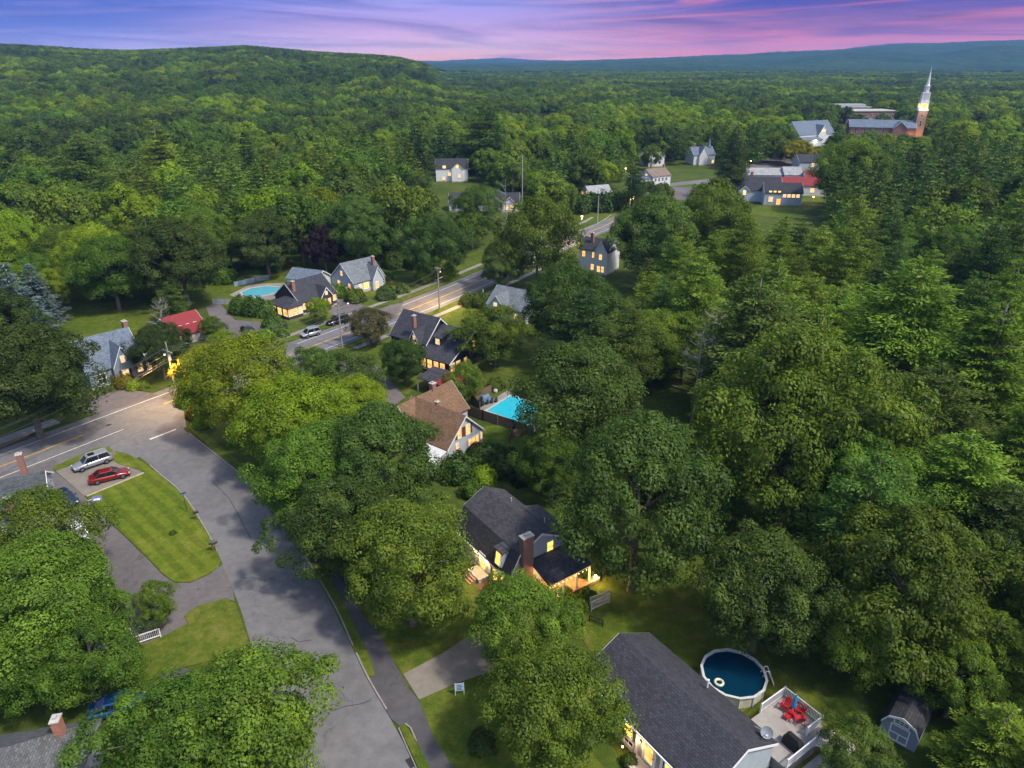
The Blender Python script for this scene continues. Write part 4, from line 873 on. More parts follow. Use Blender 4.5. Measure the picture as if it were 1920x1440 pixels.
# ---- cars
TYRE = mat_plain('tyre', (.015,.015,.016), .8, .2); RIM = mat_plain('rim', (.10,.10,.11), .3, .5); LAMPW = mat_plain('lamp_lens', (.6,.62,.65), .15, .6, .05); LAMPR = mat_plain('tail_lens', (.35,.01,.01), .2, .5)
def paint(name, col, metal=.3): return mat_plain(name, col, .28, .5, .04, 1, metal, **{'Coat Weight': .6})
def car(u, v, ang, body, label, kind='suv', L=4.7, sunroof=False, z=.03, name='parked_car', cat='car'):
    p = G(u, v); r = empty(name, (p.x, p.y, z), R(ang), label, cat, 'cars parked outside the houses')
    W = .92; hr = 1.72 if kind == 'suv' else 1.45; zb = .95 if kind == 'suv' else .86; hb = .34 if kind == 'suv' else .26; x1 = L/2
    # lower body loft: stations (x, halfwidth, z top)
    st = [(-x1,.72,zb-.12),(-x1+.12,.86,zb),(-x1+.6,.92,zb+.04),(-.6,.93,zb+.02),(.7,.93,zb),(x1-1.25,.92,zb-.02),(x1-.5,.88,zb-.13),(x1-.1,.76,zb-.24),(x1,.62,zb-.3)]
    b = MB(); vs = []; fs = []
    for x, w, zt in st:
        vs += [(x,-w*.92,hb),(x,-w,hb+.2),(x,-w,zt-.14),(x,-w*.9,zt),(x,-w*.4,zt+.03),(x,w*.4,zt+.03),(x,w*.9,zt),(x,w,zt-.14),(x,w,hb+.2),(x,w*.92,hb)]
    m = 10
    for i in range(len(st)-1):
        for k in range(m): fs.append((i*m+k, i*m+(k+1) % m, (i+1)*m+(k+1) % m, (i+1)*m+k))
    fs.append(tuple(range(m))); fs.append(tuple((len(st)-1)*m+k for k in range(m)))
    b.add(vs, fs); bd = b.build('body', body, r, smooth=True)
    bd.modifiers.new('bevel', 'BEVEL').width = .04
    # cabin: glass volume and roof skin
    if kind == 'suv': c0, c1, c2, c3 = -x1+.15, -x1+.5, .55, 1.25
    else: c0, c1, c2, c3 = -x1+.5, -x1+1.35, .35, 1.2
    gb = MB().hexa([(c0,-W*.88,zb-.02),(c3,-W*.88,zb-.03),(c3,W*.88,zb-.03),(c0,W*.88,zb-.02)], [(c1,-W*.7,hr-.06),(c2,-W*.7,hr-.06),(c2,W*.7,hr-.06),(c1,W*.7,hr-.06)])
    gb.build('window_glass', GLASSD, r)
    rb = MB().hexa([(c1-.06,-W*.73,hr-.09),(c2+.08,-W*.73,hr-.09),(c2+.08,W*.73,hr-.09),(c1-.06,W*.73,hr-.09)], [(c1+.08,-W*.6,hr),(c2-.1,-W*.6,hr),(c2-.1,W*.6,hr),(c1+.08,W*.6,hr)])
    for s in (-1, 1):
        rb.bar((c3,s*W*.87,zb),(c2+.03,s*W*.7,hr-.05),.09,.07); rb.bar((c0,s*W*.87,zb),(c1-.02,s*W*.71,hr-.05),.16,.12); xm = (c1+c2)/2
        rb.bar((xm,s*W*.885,zb),(xm,s*W*.705,hr-.05),.07,.05)
    ro = rb.build('roof', body, r)
    if sunroof: MB().box(c2-1.0, c2-.2, -W*.48, W*.48, hr-.01, hr+.02).build('sunroof', GLASSD, ro)
    if kind == 'suv':
        for s in (-1, 1): MB().bar((c1+.15,s*W*.62,hr+.04),(c2-.15,s*W*.62,hr+.04),.05,.05).build('roof_rail', GREYM, ro)
    for sx, xx in ((1, x1-.88), (-1, -x1+.9)):
        for s in (-1, 1):
            w_ = MB().tube([(xx,s*.70,.35),(xx,s*.945,.35)], .35, 18).build('tyre', TYRE, None)
            w_.name = 'wheel'; w_.parent = r
            MB().tube([(xx,s*.93,.35),(xx,s*.962,.35)], [.23,.2], 12).build('rim', RIM, w_)
    for s in (-1, 1):
        MB().box(x1-.16,x1-.02,s*.58-.16,s*.58+.12*1,zb-.36,zb-.22).build('headlight', LAMPW, r)
        MB().box(-x1-.015,-x1+.12,s*.62-.16,s*.62+.16,zb-.28,zb-.12).build('taillight', LAMPR, r)
        MB().box(.72,.86,s*1.0-.1,s*1.0+.1,zb,zb+.14).build('mirror', body, r)
    MB().box(x1-.28,x1+.03,-.6,.6,hb-.02,hb+.16).box(-x1-.03,-x1+.2,-.65,.65,hb-.02,hb+.18).build('bumper', DARKM, r)
    MB().box(-x1+.02,-x1+.3,.2,.2+.01,hb,hb+.01)
    return r
CSIL = paint('paint_silver', (.30,.32,.36)); CRED = paint('paint_red', (.23,.013,.010)); CBLU = paint('paint_navy', (.02,.045,.10)); CBLK = paint('paint_black', (.02,.022,.03)); CWHT = paint('paint_cream', (.65,.66,.68), .0); CGRY = paint('paint_grey', (.4,.42,.45))
car(175, 873, 225, CSIL, 'silver estate SUV with sunroof parked on gravel next to the red saloon', 'suv', 4.8, True)
car(207, 898, 31, CRED, 'dark red fastback saloon parked on gravel beside the mown lawn', 'sedan', 4.75)
car(124, 940, -40, CBLU, 'navy blue car poking out from under the lower left tree', 'sedan', 4.5)
car(583, 630, 222, CSIL, 'small silver hatchback parked on the road edge in front of the cottage lawn', 'suv', 4.0)
car(634, 606, 225, CBLK, 'black pickup-like dark car parked behind the silver hatchback', 'suv', 5.0)
car(466, 625, -50, CBLK, 'dark car on the curved asphalt drive left of the brown cottage lawn', 'sedan', 4.6)
car(640, 553, -35, CRED, 'red covered car beside the white cottage driveway', 'sedan', 4.4)
car(652, 549, -35, CGRY, 'grey car next to the red car at the white cottage', 'sedan', 4.4)
car(1242, 352, 10, CGRY, 'grey car in front of the white house with the brown roof', 'suv', 4.6)
car(1301, 366, 100, CBLK, 'dark car half hidden by trees at the far road bend', 'suv', 4.6)
car(150, 1010, -50, CWHT, 'white van seen in pieces through the lower left tree', 'suv', 5.2, cat='van')
car(222, 1332, 20, paint('paint_blue', (.015,.09,.25)), 'bright blue car in the dark between the two bottom left trees', 'sedan', 4.4)

# ---- street furniture
def utility_pole(u, v, H, label, arms=(), lamp=None, ang=0., mat=WOODP, lean=0.):
    p = G(u, v); r = empty('utility_pole', p, R(ang), label, 'utility pole', 'poles along the main road')
    MB().tube([(0,0,-.3),(0,0,H)], [.17,.11], 8).build('pole', mat, r)
    for z, w in arms:
        a = MB().box(-w/2,w/2,-.07,.07,z,z+.13).bar((-.6,.1,z-.1),(0,.1,z-.6),.05).bar((.6,.1,z-.1),(0,.1,z-.6),.05)
        a = a.build('cross_arm', GREYM if mat is not WOODP else mat_plain('arm_wood', (.33,.30,.27), .9), r)
        b = MB()
        for k in (-.45,-.2,.2,.45): b.lathe([(.04,0),(.06,.08),(.03,.16),(.001,.18)], 6, (w*k,0,z+.13))
        b.build('insulator', mat_plain('porcelain', (.5,.5,.5), .3), a)
    if lamp:
        z, dx, dy, e, col = lamp
        a = MB().tube([(0,0,z-.3),(dx*.5,dy*.5,z),(dx,dy,z)], .035, 6).build('lamp_arm', DARKM, r)
        hd = MB().lathe([(.001,.2),(.14,.16),(.2,0)], 10, (dx,dy,z)).build('lamp_head', GREYM, a)
        MB().lathe([(.001,-.12),(.14,-.06),(.17,.01)], 10, (dx,dy,z)).build('bulb', BULB, a)
        point(r, (dx, dy, z-.2), e, col, .15, spot=True)
    return r, p
WARM = (1, .60, .22)
PA = utility_pole(-120, 985, 10, 'pole outside', ((9.2,2.4),), None, 40)
P1 = utility_pole(332, 742, 9.4, 'weathered utility pole with double cross arms at the street corner', ((7.7,2.6),), (8.5,2.6,-1.9,5200,WARM), -35)
MB().tube([(.28,0,6.4),(.28,0,7.3)], .2, 10).build('transformer', GREYM, P1[0])
P2 = utility_pole(642, 652, 9.8, 'grey utility pole beside the small spreading street tree', ((9.2,.8),), (8.4,.5,2.0,1,WARM), -35)
P3 = utility_pole(824, 578, 9.3, 'glowing utility pole with street lamp over the bright patch of road', ((8.9,1.6),), (7.9,-.5,1.3,5200,WARM), -35)
P5 = utility_pole(1120, 422, 9.5, 'thin grey utility pole standing in front of the tall hedge', (), None, 0, GREYM)
P6 = utility_pole(1180, 400, 13, 'tall lit utility pole with crossarm at the far bend', ((12.6,2.6),), (6,.8,-.8,1500,WARM), 10)
P8 = utility_pole(979, 420, 22, 'tall slim bare pole rising between the conifers', (), None, 0, GREYM)
for q in bpy.data.objects:
    if q.get('label') == 'pole outside': q['label'] = 'utility pole beyond the left edge carrying the street wires'
def street_lamp(u, v, H, label, e=500, dx=0):
    p = G(u, v); r = empty('street_lamp', (p.x, p.y, T(p.x, p.y)), 0, label, 'street lamp', 'street lamps of the town')
    MB().tube([(0,0,-.2),(0,0,H)]+([(dx,0,H+.2)] if dx else []), [.09,.06]+([.05] if dx else []), 8).build('pole', GREYM, r)
    hd = MB().lathe([(.001,.35),(.3,.25),(.32,.1)], 10, (dx,0,H)).build('lamp_head', DARKM, r)
    MB().lathe([(.001,-.3),(.22,-.22),(.3,0),(.28,.1)], 10, (dx,0,H)).build('bulb', BULB, hd); point(r, (dx,0,H-.65), e, WARM, .25)
street_lamp(1089, 458, 8.3, 'amber street lamp on a tall post beside the sloping lawn', 3500)
street_lamp(1397, 327, 6.2, 'white glowing lamp above the grey roofs near the conifers', 500, 2.0)
street_lamp(1447, 291, 6, 'amber lamp left of the golden lit tree in town', 2500)
street_lamp(1474, 291, 6, 'small lamp just left of the slate mansion', 600)
street_lamp(1171, 352, 8, 'small white lamp between the hedge cottage and the bend', 120)
street_lamp(1523, 384, 3, 'low yard lamp in the lawn right of the lit front house', 150)
# overhead wires
def wires(A_, B_, hs, label):
    for k, (za, zb, off) in enumerate(hs):
        a = Vector((A_.x, A_.y, za))+MN*off; b_ = Vector((B_.x, B_.y, zb))+MN*off; pts = []
        for i in range(13):
            t_ = i/12; q = a.lerp(b_, t_); q.z -= 4*t_*(1-t_)*1.0; pts.append(q)
        o = MB().tube(pts, .03, 5).build('overhead_wire', DARKM); tag(o, label, 'wire', 'overhead wires along the main road')
pts_ = [PA[1], P1[1], P2[1], P3[1]]
nm_ = ['cable hanging between the corner pole and the left edge', 'cable between the corner pole and the grey pole by the hatchback', 'cable between the grey pole and the glowing pole']
for k in range(3): wires(pts_[k], pts_[k+1], [(8.0,8.0,-.9),(8.0,8.0,.9),(8.6,8.6,0),(6.6,6.6,.1),(6.2,6.2,.1)], nm_[k])
wires(P3[1], P5[1], [(8.6,8.6,0),(6.6,6.6,.1)], 'cable running from the glowing pole towards the hedge')
def mailbox(u, v, ang, label):
    p = G(u, v); r = empty('mailbox', (p.x,p.y,.08), R(ang), label, 'mailbox', 'mailboxes along the kerb')
    MB().box(-.05,.05,-.05,.05,-.1,1.0).build('post', WOODF, r)
    b = MB().box(-.32,.32,-.13,.13,1.0,1.16); b.tube([(-.32,0,1.16),(.32,0,1.16)], .13, 10); b.build('box', DARKM, r)
    MB().box(.1,.14,.135,.15,1.1,1.32).build('flag', REDM, r)
mailbox(370, 976, 25, 'black mailbox on the kerb at the right of the mown lawn'); mailbox(400, 1034, 40, 'dark twin mailbox near the lower tip of the mown lawn')
mailbox(405, 1034, 40, 'second dark box beside the twin mailbox at the lower lawn tip')
p = G(351, 960); r = empty('street_sign', (p.x,p.y,.08), R(30), 'thin post with small blue street name blade on the lawn edge', 'street sign')
MB().tube([(0,0,-.1),(0,0,2.7)], .04, 6).build('post', DARKM, r); MB().box(-.35,.35,-.015,.015,2.5,2.72).build('sign_blade', mat_plain('sign_blue', (.04,.10,.2), .5), r)
p = G(862, 1303); r = empty('yard_sign', (p.x,p.y,0), R(10), 'white and pale blue yard sign with faint text on the lawn by the gravel drive', 'yard sign')
MB().box(-.35,.35,-.02,.02,.5,1.35).build('sign_panel', mat_plain('sign_pale', (.38,.55,.68), .5), r); MB().box(-.4,-.35,-.03,.03,0,1.4).box(.35,.4,-.03,.03,0,1.4).build('post', WHITE, r)
b = MB()
for i in range(4): b.box(-.24,.24-.08*(i % 2),-.028,-.021,.62+i*.17,.68+i*.17)
b.build('lettering', DARKM, r)
p = G(183, 938); r = empty('yard_flag_sign', (p.x,p.y,.1), R(20), 'purple and white fallen banner on the lawn corner', 'banner'); r.scale = (.7,.8,.8)
MB().hexa([(-.8,-.5,.0),(.8,-.5,.0),(.8,.2,.5),(-.8,.2,.5)],[(-.8,-.5,.05),(.8,-.5,.05),(.8,.2,.56),(-.8,.2,.56)]).build('banner', mat_plain('banner_purple', (.13,.12,.30), .6, .2, .5, 3), r)
MB().hexa([(-.5,-.38,.1),(.5,-.38,.1),(.5,-.2,.25),(-.5,-.2,.25)],[(-.5,-.38,.16),(.5,-.38,.16),(.5,-.2,.31),(-.5,-.2,.31)]).build('stripe', WHITE, r); MB().bar((-1.5,-.1,.1),(-.7,0,.3),.06).build('pole', TRIM, r)
b = MB().lathe([(.001,.02),(.32,.03),(.36,.0)], 16); b = b.build('manhole_cover', DARKM); b.location = G(204,797)+Vector((0,0,.012)); tag(b, 'round iron manhole cover in the main road', 'manhole cover')
b = MB().box(-.45,.45,-.3,.3,0,.03); b = b.build('storm_drain', DARKM); b.location = G(771,1430)+Vector((0,0,.012)); b.rotation_euler.z = R(-55); tag(b, 'rectangular storm drain at the bottom kerb', 'drain')
b = MB().box(-.6,.6,-.25,.25,0,.03); b = b.build('storm_drain', DARKM); b.location = G(752,567)+Vector((0,0,.012)); b.rotation_euler.z = R(55); tag(b, 'storm drain at the far kerb near the glowing pole', 'drain')
p = G(906, 558); b = MB().box(-.1,.1,-.1,.1,0,1.8).lathe([(.14,1.8),(.14,1.95),(.001,2.1)], 8); b = b.build('gate_post', WHITE); b.location = p; tag(b, 'white post at the drive of the grey gabled house', 'post')

# ---- fences, pools, deck
def board_fence(name, P, label, h=1.7, mat=WOODF):
    r = empty(name, P[0], 0, label, 'fence'); b = MB(); po = MB(); o0 = Vector(P[0])
    for A_, B_ in zip(P, P[1:]):
        n = max(1, int((B_-A_).length/.16)); d = (B_-A_)/n
        for i in range(n):
            a = A_+d*i-o0; c = a+d*.94; hh = h*(1+.02*math.sin(i*2.3)); b.hexa([(a.x,a.y,0),(c.x,c.y,0),(c.x+.02,c.y+.025,0),(a.x+.02,a.y+.025,0)], [(a.x,a.y,hh),(c.x,c.y,hh),(c.x+.02,c.y+.025,hh),(a.x+.02,a.y+.025,hh)])
        m = max(1, int((B_-A_).length/2.4))
        for i in range(m+1): a = A_.lerp(B_, i/m)-o0; po.box(a.x-.06,a.x+.06,a.y-.1,a.y,0,h+.1)
    b.build('board_panel', mat, r); po.build('post', mat, r); return r
board_fence('wood_fence', [G(868,775),G(905,788),G(962,806),G(1000,822)], 'brown board fence in front of the turquoise pool')
board_fence('wood_fence', [G(900,770),G(884,752),G(922,735)], 'weathered fence panel on the left of the turquoise pool', 1.4)
board_fence('wood_fence', [G(962,806),G(955,832)], 'short curved fence end beyond the lawn', 1.2)
WAT = mat_plain('pool_water', (.03,.42,.55), .06, .5, .06, .4)
poly = [(913,771),(958,743),(1035,768),(992,799)]
sheet('pool_patio', [(884,776),(950,733),(1060,765),(996,815)], .05, CWALK)
r = empty('swimming_pool', G(960,770), 0, 'bright turquoise in-ground pool behind the brown board fence', 'swimming pool')
def poolmesh(r, poly, wat):
    o0 = r.location; P = [G(*q)-o0 for q in poly]; c = sum(P, Vector())/len(P)
    b = MB(); n = len(P); Q = [q+(q-c).normalized()*.45 for q in P]
    b.add([(q.x,q.y,.13) for q in P]+[(q.x,q.y,.13) for q in Q]+[(q.x,q.y,.0) for q in Q]+[(q.x,q.y,.0) for q in P], [f for i in range(n) for f in ((i,(i+1)%n,n+(i+1)%n,n+i),(n+i,n+(i+1)%n,2*n+(i+1)%n,2*n+i),(i,(i+1)%n,3*n+(i+1)%n,3*n+i))])
    b.build('coping', CONC, r); w = MB(); w.add([(q.x,q.y,.09) for q in P], [tuple(range(n))]); w.build('water', wat, r)
poolmesh(r, poly, WAT)
r = empty('swimming_pool', G(480,546), 0, 'pale blue pool with concrete deck left of the brown cottage', 'swimming pool')
poolmesh(r, [(452,549),(470,541),(500,537),(530,540),(520,549),(480,558),(460,556)], mat_plain('pool_pale', (.10,.36,.45), .06))
sheet('pool_patio', [(430,553),(470,533),(545,530),(540,552),(478,572)], .04, CWALK)
board_fence('pool_fence', [G(400,570),G(450,571),G(478,575)], 'grey fence with towels beside the pale blue pool', 1.2, GREYM)
board_fence('pool_fence', [G(440,538),G(480,528),G(505,524)], 'bluish glass fence behind the pale blue pool', 1.2, mat_plain('fence_blue', (.2,.27,.33), .4))
for u, v, nm in ((418,570,'first blue towel hanging over the left end of the pool fence'),):
    p = G(u, v, 0); b = MB().hexa([(-.5,-.12,.3),(.5,-.12,.3),(.5,-.04,.3),(-.5,-.04,.3)],[(-.5,-.06,1.3),(.5,-.06,1.3),(.5,.03,1.3),(-.5,.03,1.3)]).build('towel', mat_plain('towel_blue', (.03,.12,.4), .9)); b.location = p; tag(b, 'blue towel hanging over the fence beside the pale pool', 'towel')
# loungers & garden things by the turquoise pool
p = G(911, 752); r = empty('patio_set', p, R(30), 'folded blue cover and dark patio chairs at the left of the turquoise pool', 'patio chairs')
MB().hexa([(-1,-.7,0),(1,-.7,0),(1,.7,0),(-1,.7,0)],[(-.7,-.4,1.0),(.6,-.5,.8),(.7,.4,1.1),(-.6,.5,.9)]).build('cover', mat_plain('cover_blue', (.12,.18,.28), .7, .2, .5, 2), r)
for i in range(4): MB().box(-1.4+i*.8,-1.0+i*.8,-1.3,-.9,.0,.45).box(-1.4+i*.8,-1.0+i*.8,-1.36,-1.3,.0,.95).build('chair', DARKM, r)
p = G(960, 738); b = MB().lathe([(.001,.0),(.3,.05),(.38,.3),(.3,.55),(.001,.62)], 12).build('garden_boulder', mat_plain('stone_pale', (.5,.48,.44), .9)); b.location = G(929,736); tag(b, 'round pale stone at the head of the turquoise pool', 'stone')
b = MB().tube([(-.5,0,0),(-.5,0,.9),(.2,0,1.1),(.5,0,.5)], .05, 8).build('pool_slide', WHITE); b.location = G(968,754); tag(b, 'white handrail at the far end of the turquoise pool', 'handrail')
b = MB().hexa([(-1.1,-.6,.3),(1.1,-.6,.3),(1.1,.6,.3),(-1.1,.6,.3)],[(-.9,-.35,.75),(.9,-.35,.75),(.9,.35,.75),(-.9,.35,.75)]).build('upturned_boat', mat_plain('boat_wood', (.25,.15,.10), .8, .2, .3, 2)); b.location = G(975,812); b.rotation_euler.z = R(35); b.scale = (1.3,1.3,1.3); b.location.z -= .3; tag(b, 'upturned brown timber frame past the end of the pool fence', 'timber frame')
# round above ground pool
c0 = G(1376, 1262, 1.2); r = empty('above_ground_pool', (c0.x, c0.y, 0), R(8), 'round above-ground pool with deep blue water behind the ranch house', 'swimming pool')
n = 14; Rp = 2.72
RIMM = mat_plain('pool_rim', (.50,.53,.53), .5); 
def ring(r0, r1, z0, z1, n, rot=0):
    b = MB(); vs = []
    for rr, z in ((r0,z0),(r1,z0),(r1,z1),(r0,z1)): vs += [(rr*math.cos(2*math.pi*k/n), rr*math.sin(2*math.pi*k/n), z) for k in range(n)]
    fs = []
    for i in range(4):
        for k in range(n): fs.append((i*n+k, i*n+(k+1)%n, ((i+1)%4)*n+(k+1)%n, ((i+1)%4)*n+k))
    return b.add(vs, fs)
ring(Rp-.04, Rp, -.05, 1.2, n).build('wall', mat_plain('pool_wall', (.50,.50,.42), .6), r); ring(Rp-.08, Rp+.14, 1.2, 1.26, n).build('rim', RIMM, r)
for k in range(n):
    a = 2*math.pi*k/n; MB().bar(((Rp+.03)*math.cos(a),(Rp+.03)*math.sin(a),0),((Rp+.03)*math.cos(a),(Rp+.03)*math.sin(a),1.2),.09).build('upright', RIMM, r)
t = NT('deep_water'); nn = t.noise(t.obj(), 2.5, 3); t.princ((.0015,.026,.055), .1, .3, bump=nn, bstr=.06, bdist=.03)
ring(0.001, Rp-.045, 1.03, 1.04, 28).build('water', t.m, r)
p = G(1348, 1280, 1.05); b = MB(); vs = []
for i in range(20):
    for k in range(8):
        a = 2*math.pi*i/20; q = 2*math.pi*k/8; rr = .34+.12*math.cos(q); vs.append((rr*math.cos(a), rr*math.sin(a), .06+.12*math.sin(q)))
b.add(vs, [(i*8+k, ((i+1)%20)*8+k, ((i+1)%20)*8+(k+1)%8, i*8+(k+1)%8) for i in range(20) for k in range(8)])
o = b.build('swim_ring', mat_plain('ring_float', (.55,.55,.42), .5, .3, .5, 6), smooth=True); o.location = (p.x,p.y,1.03); tag(o, 'pale inflatable swim ring floating in the round pool', 'swim ring')
p = G(1437, 1262, 1.2); o0 = p-Vector((0,0,1.2)); d = (Vector((p.x,p.y,0))-Vector((c0.x,c0.y,0))).normalized(); s_ = Vector((-d.y,d.x,0))
r = empty('pool_ladder', (o0.x,o0.y,0), 0, 'white A-frame ladder over the rim of the round pool', 'ladder')
b = MB()
for k in (-.28,.28): b.tube([d*.75+s_*k, d*.12+s_*k+Vector((0,0,1.7)), -d*.12+s_*k+Vector((0,0,1.7)), -d*.45+s_*k+Vector((0,0,.9))], .035, 6)
b.build('rail', WHITE, r); b = MB()
for i in range(4): q = d*(.68-.13*i); z = .25+.3*i; b.bar(q-s_*.28+Vector((0,0,z)), q+s_*.28+Vector((0,0,z)), .12, .04)
b.build('rung', WHITE, r)
# deck in the ranch house frame
fr = H_RAN
def dl(u, v, z): return Vector((*fr.loc(u, v, z), 0))
FZ = 1.2; A0 = dl(1472.7,1288.5,2.15); B0 = dl(1543.5,1342,2.15); C0 = dl(1429,1320,2.15); D0 = dl(1470,1431,2.15)
yb = A0.y; xa = A0.x; xb = D0.x; r = fr.root('deck', 'raised grey deck with white railings behind the ranch house', 'deck')
dm = mat_siding('deck_board', (.29,.265,.25), .16); 
t = NT('deck_planks'); o_ = t.n('ShaderNodeSeparateXYZ', i_0=t.obj()); sw = t.n('ShaderNodeMath', operation='FRACT', i_0=t.n('ShaderNodeMath', operation='DIVIDE', i_0=o_.outputs[0], i_1=.15).outputs[0]).outputs[0]
c = t.mix(1., t.ramp(t.noise(t.obj(), 1.2, 5), [(.3,(.26,.24,.23)),(.7,(.36,.335,.315))]), t.ramp(sw, [(0,(.5,)*3),(.1,(1,)*3),(1,(1,)*3)]), 'MULTIPLY'); t.princ(c, .8, .2)
MB().box(xa, xb, 3.85, yb, FZ-.15, FZ).build('deck_floor', t.m, r); MB().box(xa+.1, xb-.1, 3.95, yb-.1, -.1, FZ-.16).build('skirting', mat_plain('lattice', (.2,.19,.18), .8), r)
def rail(r, a, b_, z0=FZ):
    a = Vector((a[0],a[1],z0)); b_ = Vector((b_[0],b_[1],z0 if len(b_) < 3 else b_[2])); Z = Vector((0,0,1)); m = MB()
    m.bar(a+Z*.95, b_+Z*.95, .09, .06); m.bar(a+Z*.12, b_+Z*.12, .05, .06); nn = max(2, int((b_-a).length/.125))
    for i in range(1, nn): q = a.lerp(b_, i/nn); m.bar(q+Z*.13, q+Z*.93, .038)
    o = m.build('railing', WHITE, r); 
    for q in (a, b_): MB().box(q.x-.065,q.x+.065,q.y-.065,q.y+.065,q.z-.1,q.z+1.02).lathe([(.09,1.02),(.001,1.1)], 6, (q.x,q.y,q.z)).build('railing_post', WHITE, r)
rail(r, (xa,yb), (xa, C0.y)); rail(r, (xa,yb), (B0.x,yb)); Cc = dl(1513,1362,2.15); rail(r, (B0.x,yb), (B0.x,Cc.y))
Dd = dl(1530,1381,2.15); rail(r, (xb, 3.9), (xb, Dd.y)); De = dl(1557,1387,2.0); rail(r, (xb, Dd.y), (De.x, De.y, .75))
st_ = MB()
for i in range(4): st_.box(B0.x+.35, xb-.1, yb+.02+i*.3, yb+.32+i*.3-.005, -.1, FZ-.25*(i+1))
st_.build('stairs', CONC, r); MB().box(xb+.25, xb+1.6, 3.9, yb+1.5, -.1, .12).build('walkway', CONC, r)
def adirondack(x, y, a, label, ott=False):
    q = fr.o+fr.ex*x+fr.ey*y; r = empty('deck_chair' if not ott else 'footstool', (q.x,q.y,FZ), fr.a+R(a), label, 'chair' if not ott else 'footstool', 'red deck furniture')
    if ott:
        b = MB(); [b.hexa([(-.25,-.25+k*.1,.28),(.25,-.25+k*.1,.28),(.25,-.17+k*.1,.28),(-.25,-.17+k*.1,.28)],[(-.25,-.25+k*.1,.32),(.25,-.25+k*.1,.32),(.25,-.17+k*.1,.32),(-.25,-.17+k*.1,.32)]) for k in range(5)]; b.build('seat', REDM, r)
        for sx in (-.22,.22):
            for sy in (-.22,.22): MB().box(sx-.03,sx+.03,sy-.03,sy+.03,0,.28).build('leg', REDM, r)
        return
    b = MB()
    for k in range(5): b.hexa([(-.27+k*.11,-.3,.36),(-.18+k*.11,-.3,.36),(-.18+k*.11,.25,.24),(-.27+k*.11,.25,.24)],[(-.27+k*.11,-.3,.39),(-.18+k*.11,-.3,.39),(-.18+k*.11,.25,.27),(-.27+k*.11,.25,.27)])
    b.build('seat', REDM, r); b = MB()
    for k in range(5):
        hh = 1.0-.03*(k-2)**2; b.hexa([(-.3+k*.12,.22,.24),(-.2+k*.12,.22,.24),(-.2+k*.12,.25,.24),(-.3+k*.12,.25,.24)],[(-.33+k*.13,.52,hh),(-.21+k*.13,.52,hh),(-.21+k*.13,.55,hh),(-.33+k*.13,.55,hh)])
    b.build('backrest', REDM, r)
    for s in (-1, 1):
        MB().box(s*.38-.07,s*.38+.07,-.38,.38,.55,.58).build('armrest', REDM, r)
        MB().box(s*.36-.03,s*.36+.03,-.32,-.25,0,.55).build('leg', REDM, r); MB().bar((s*.36,.5,.02),(s*.36,.1,.36),.05,.08).build('leg', REDM, r)
for u, v, a, lb, ot in ((1474,1325,10,'red slatted deck chair nearest the deck back corner',0),(1500,1329,-75,'red slatted deck chair against the long railing right of the parasol',0),(1499,1346,-130,'red slatted deck chair nearest the steps',0),(1477,1341,100,'low red footstool in front of the left deck chair',1),(1487,1335,60,'small red footstool between the chairs beside the parasol',1)):
    q = dl(u, v, FZ+.4); adirondack(q.x, q.y, a, lb, ot)
q = dl(1489,1322,FZ+1); q = fr.o+fr.ex*q.x+fr.ey*q.y; r = empty('parasol', (q.x,q.y,FZ), 0, 'closed blue and white parasol standing at the deck railing', 'parasol')
MB().tube([(0,0,0),(0,0,2.25)], .025, 6).build('pole', WHITE, r); MB().lathe([(.16,.75),(.2,1.0),(.13,1.7),(.05,2.15),(.001,2.2)], 9).build('canopy', mat_plain('parasol_blue', (.02,.22,.45), .7), r); MB().lathe([(.001,0),(.28,.02),(.28,.08),(.03,.12)], 12).build('base', DARKM, r)
q = dl(1487,1392,FZ+.5); q = fr.o+fr.ex*q.x+fr.ey*q.y; r = empty('covered_grill', (q.x,q.y,FZ), fr.a, 'black covered grill in the near corner of the deck', 'grill')
MB().hexa([(-.75,-.35,.0),(.75,-.35,.0),(.75,.35,.0),(-.75,.35,.0)],[(-.7,-.33,.85),(.7,-.33,.85),(.7,.33,.85),(-.7,.33,.85)]).hexa([(-.7,-.32,.85),(.7,-.32,.85),(.7,.32,.85),(-.7,.32,.85)],[(-.45,-.2,1.15),(.45,-.2,1.15),(.45,.2,1.15),(-.45,.2,1.15)]).build('cover', mat_plain('grill_cover', (.014,.014,.016), .7), r)
# garden shed lower right
p = G(1680, 1392); h = Fr(p.x, p.y, 47); r = h.root('garden_shed', 'dark blue-grey gambrel garden shed with white framed door among the dark trees', 'shed')
SHS = mat_siding('shed_siding', (.28,.34,.42), .2, True)
block(r, 0, 4.2, [(-1.35,1.75),(-1.0,2.4),(0,2.85),(1.0,2.4),(1.35,1.75)], SHS, SH_CHAR, ov=.12, found=None)
b = MB(); m = wallmap('x-', 0)
for a0, a1, z0, z1 in ((-.72,-.62,.1,1.75),(.62,.72,.1,1.75),(-.62,.62,1.65,1.75),(-.62,.62,.1,.2),(-.62,.62,.85,.95),(-.05,.05,.2,.85)): pbox(b, m, a0, a1, z0, z1, 0, .04)
b.build('door', TRIM, r); window(r, 'x-', 0, 0, 2.15, 1.0, .35, GLASSD, mun=(2,1))
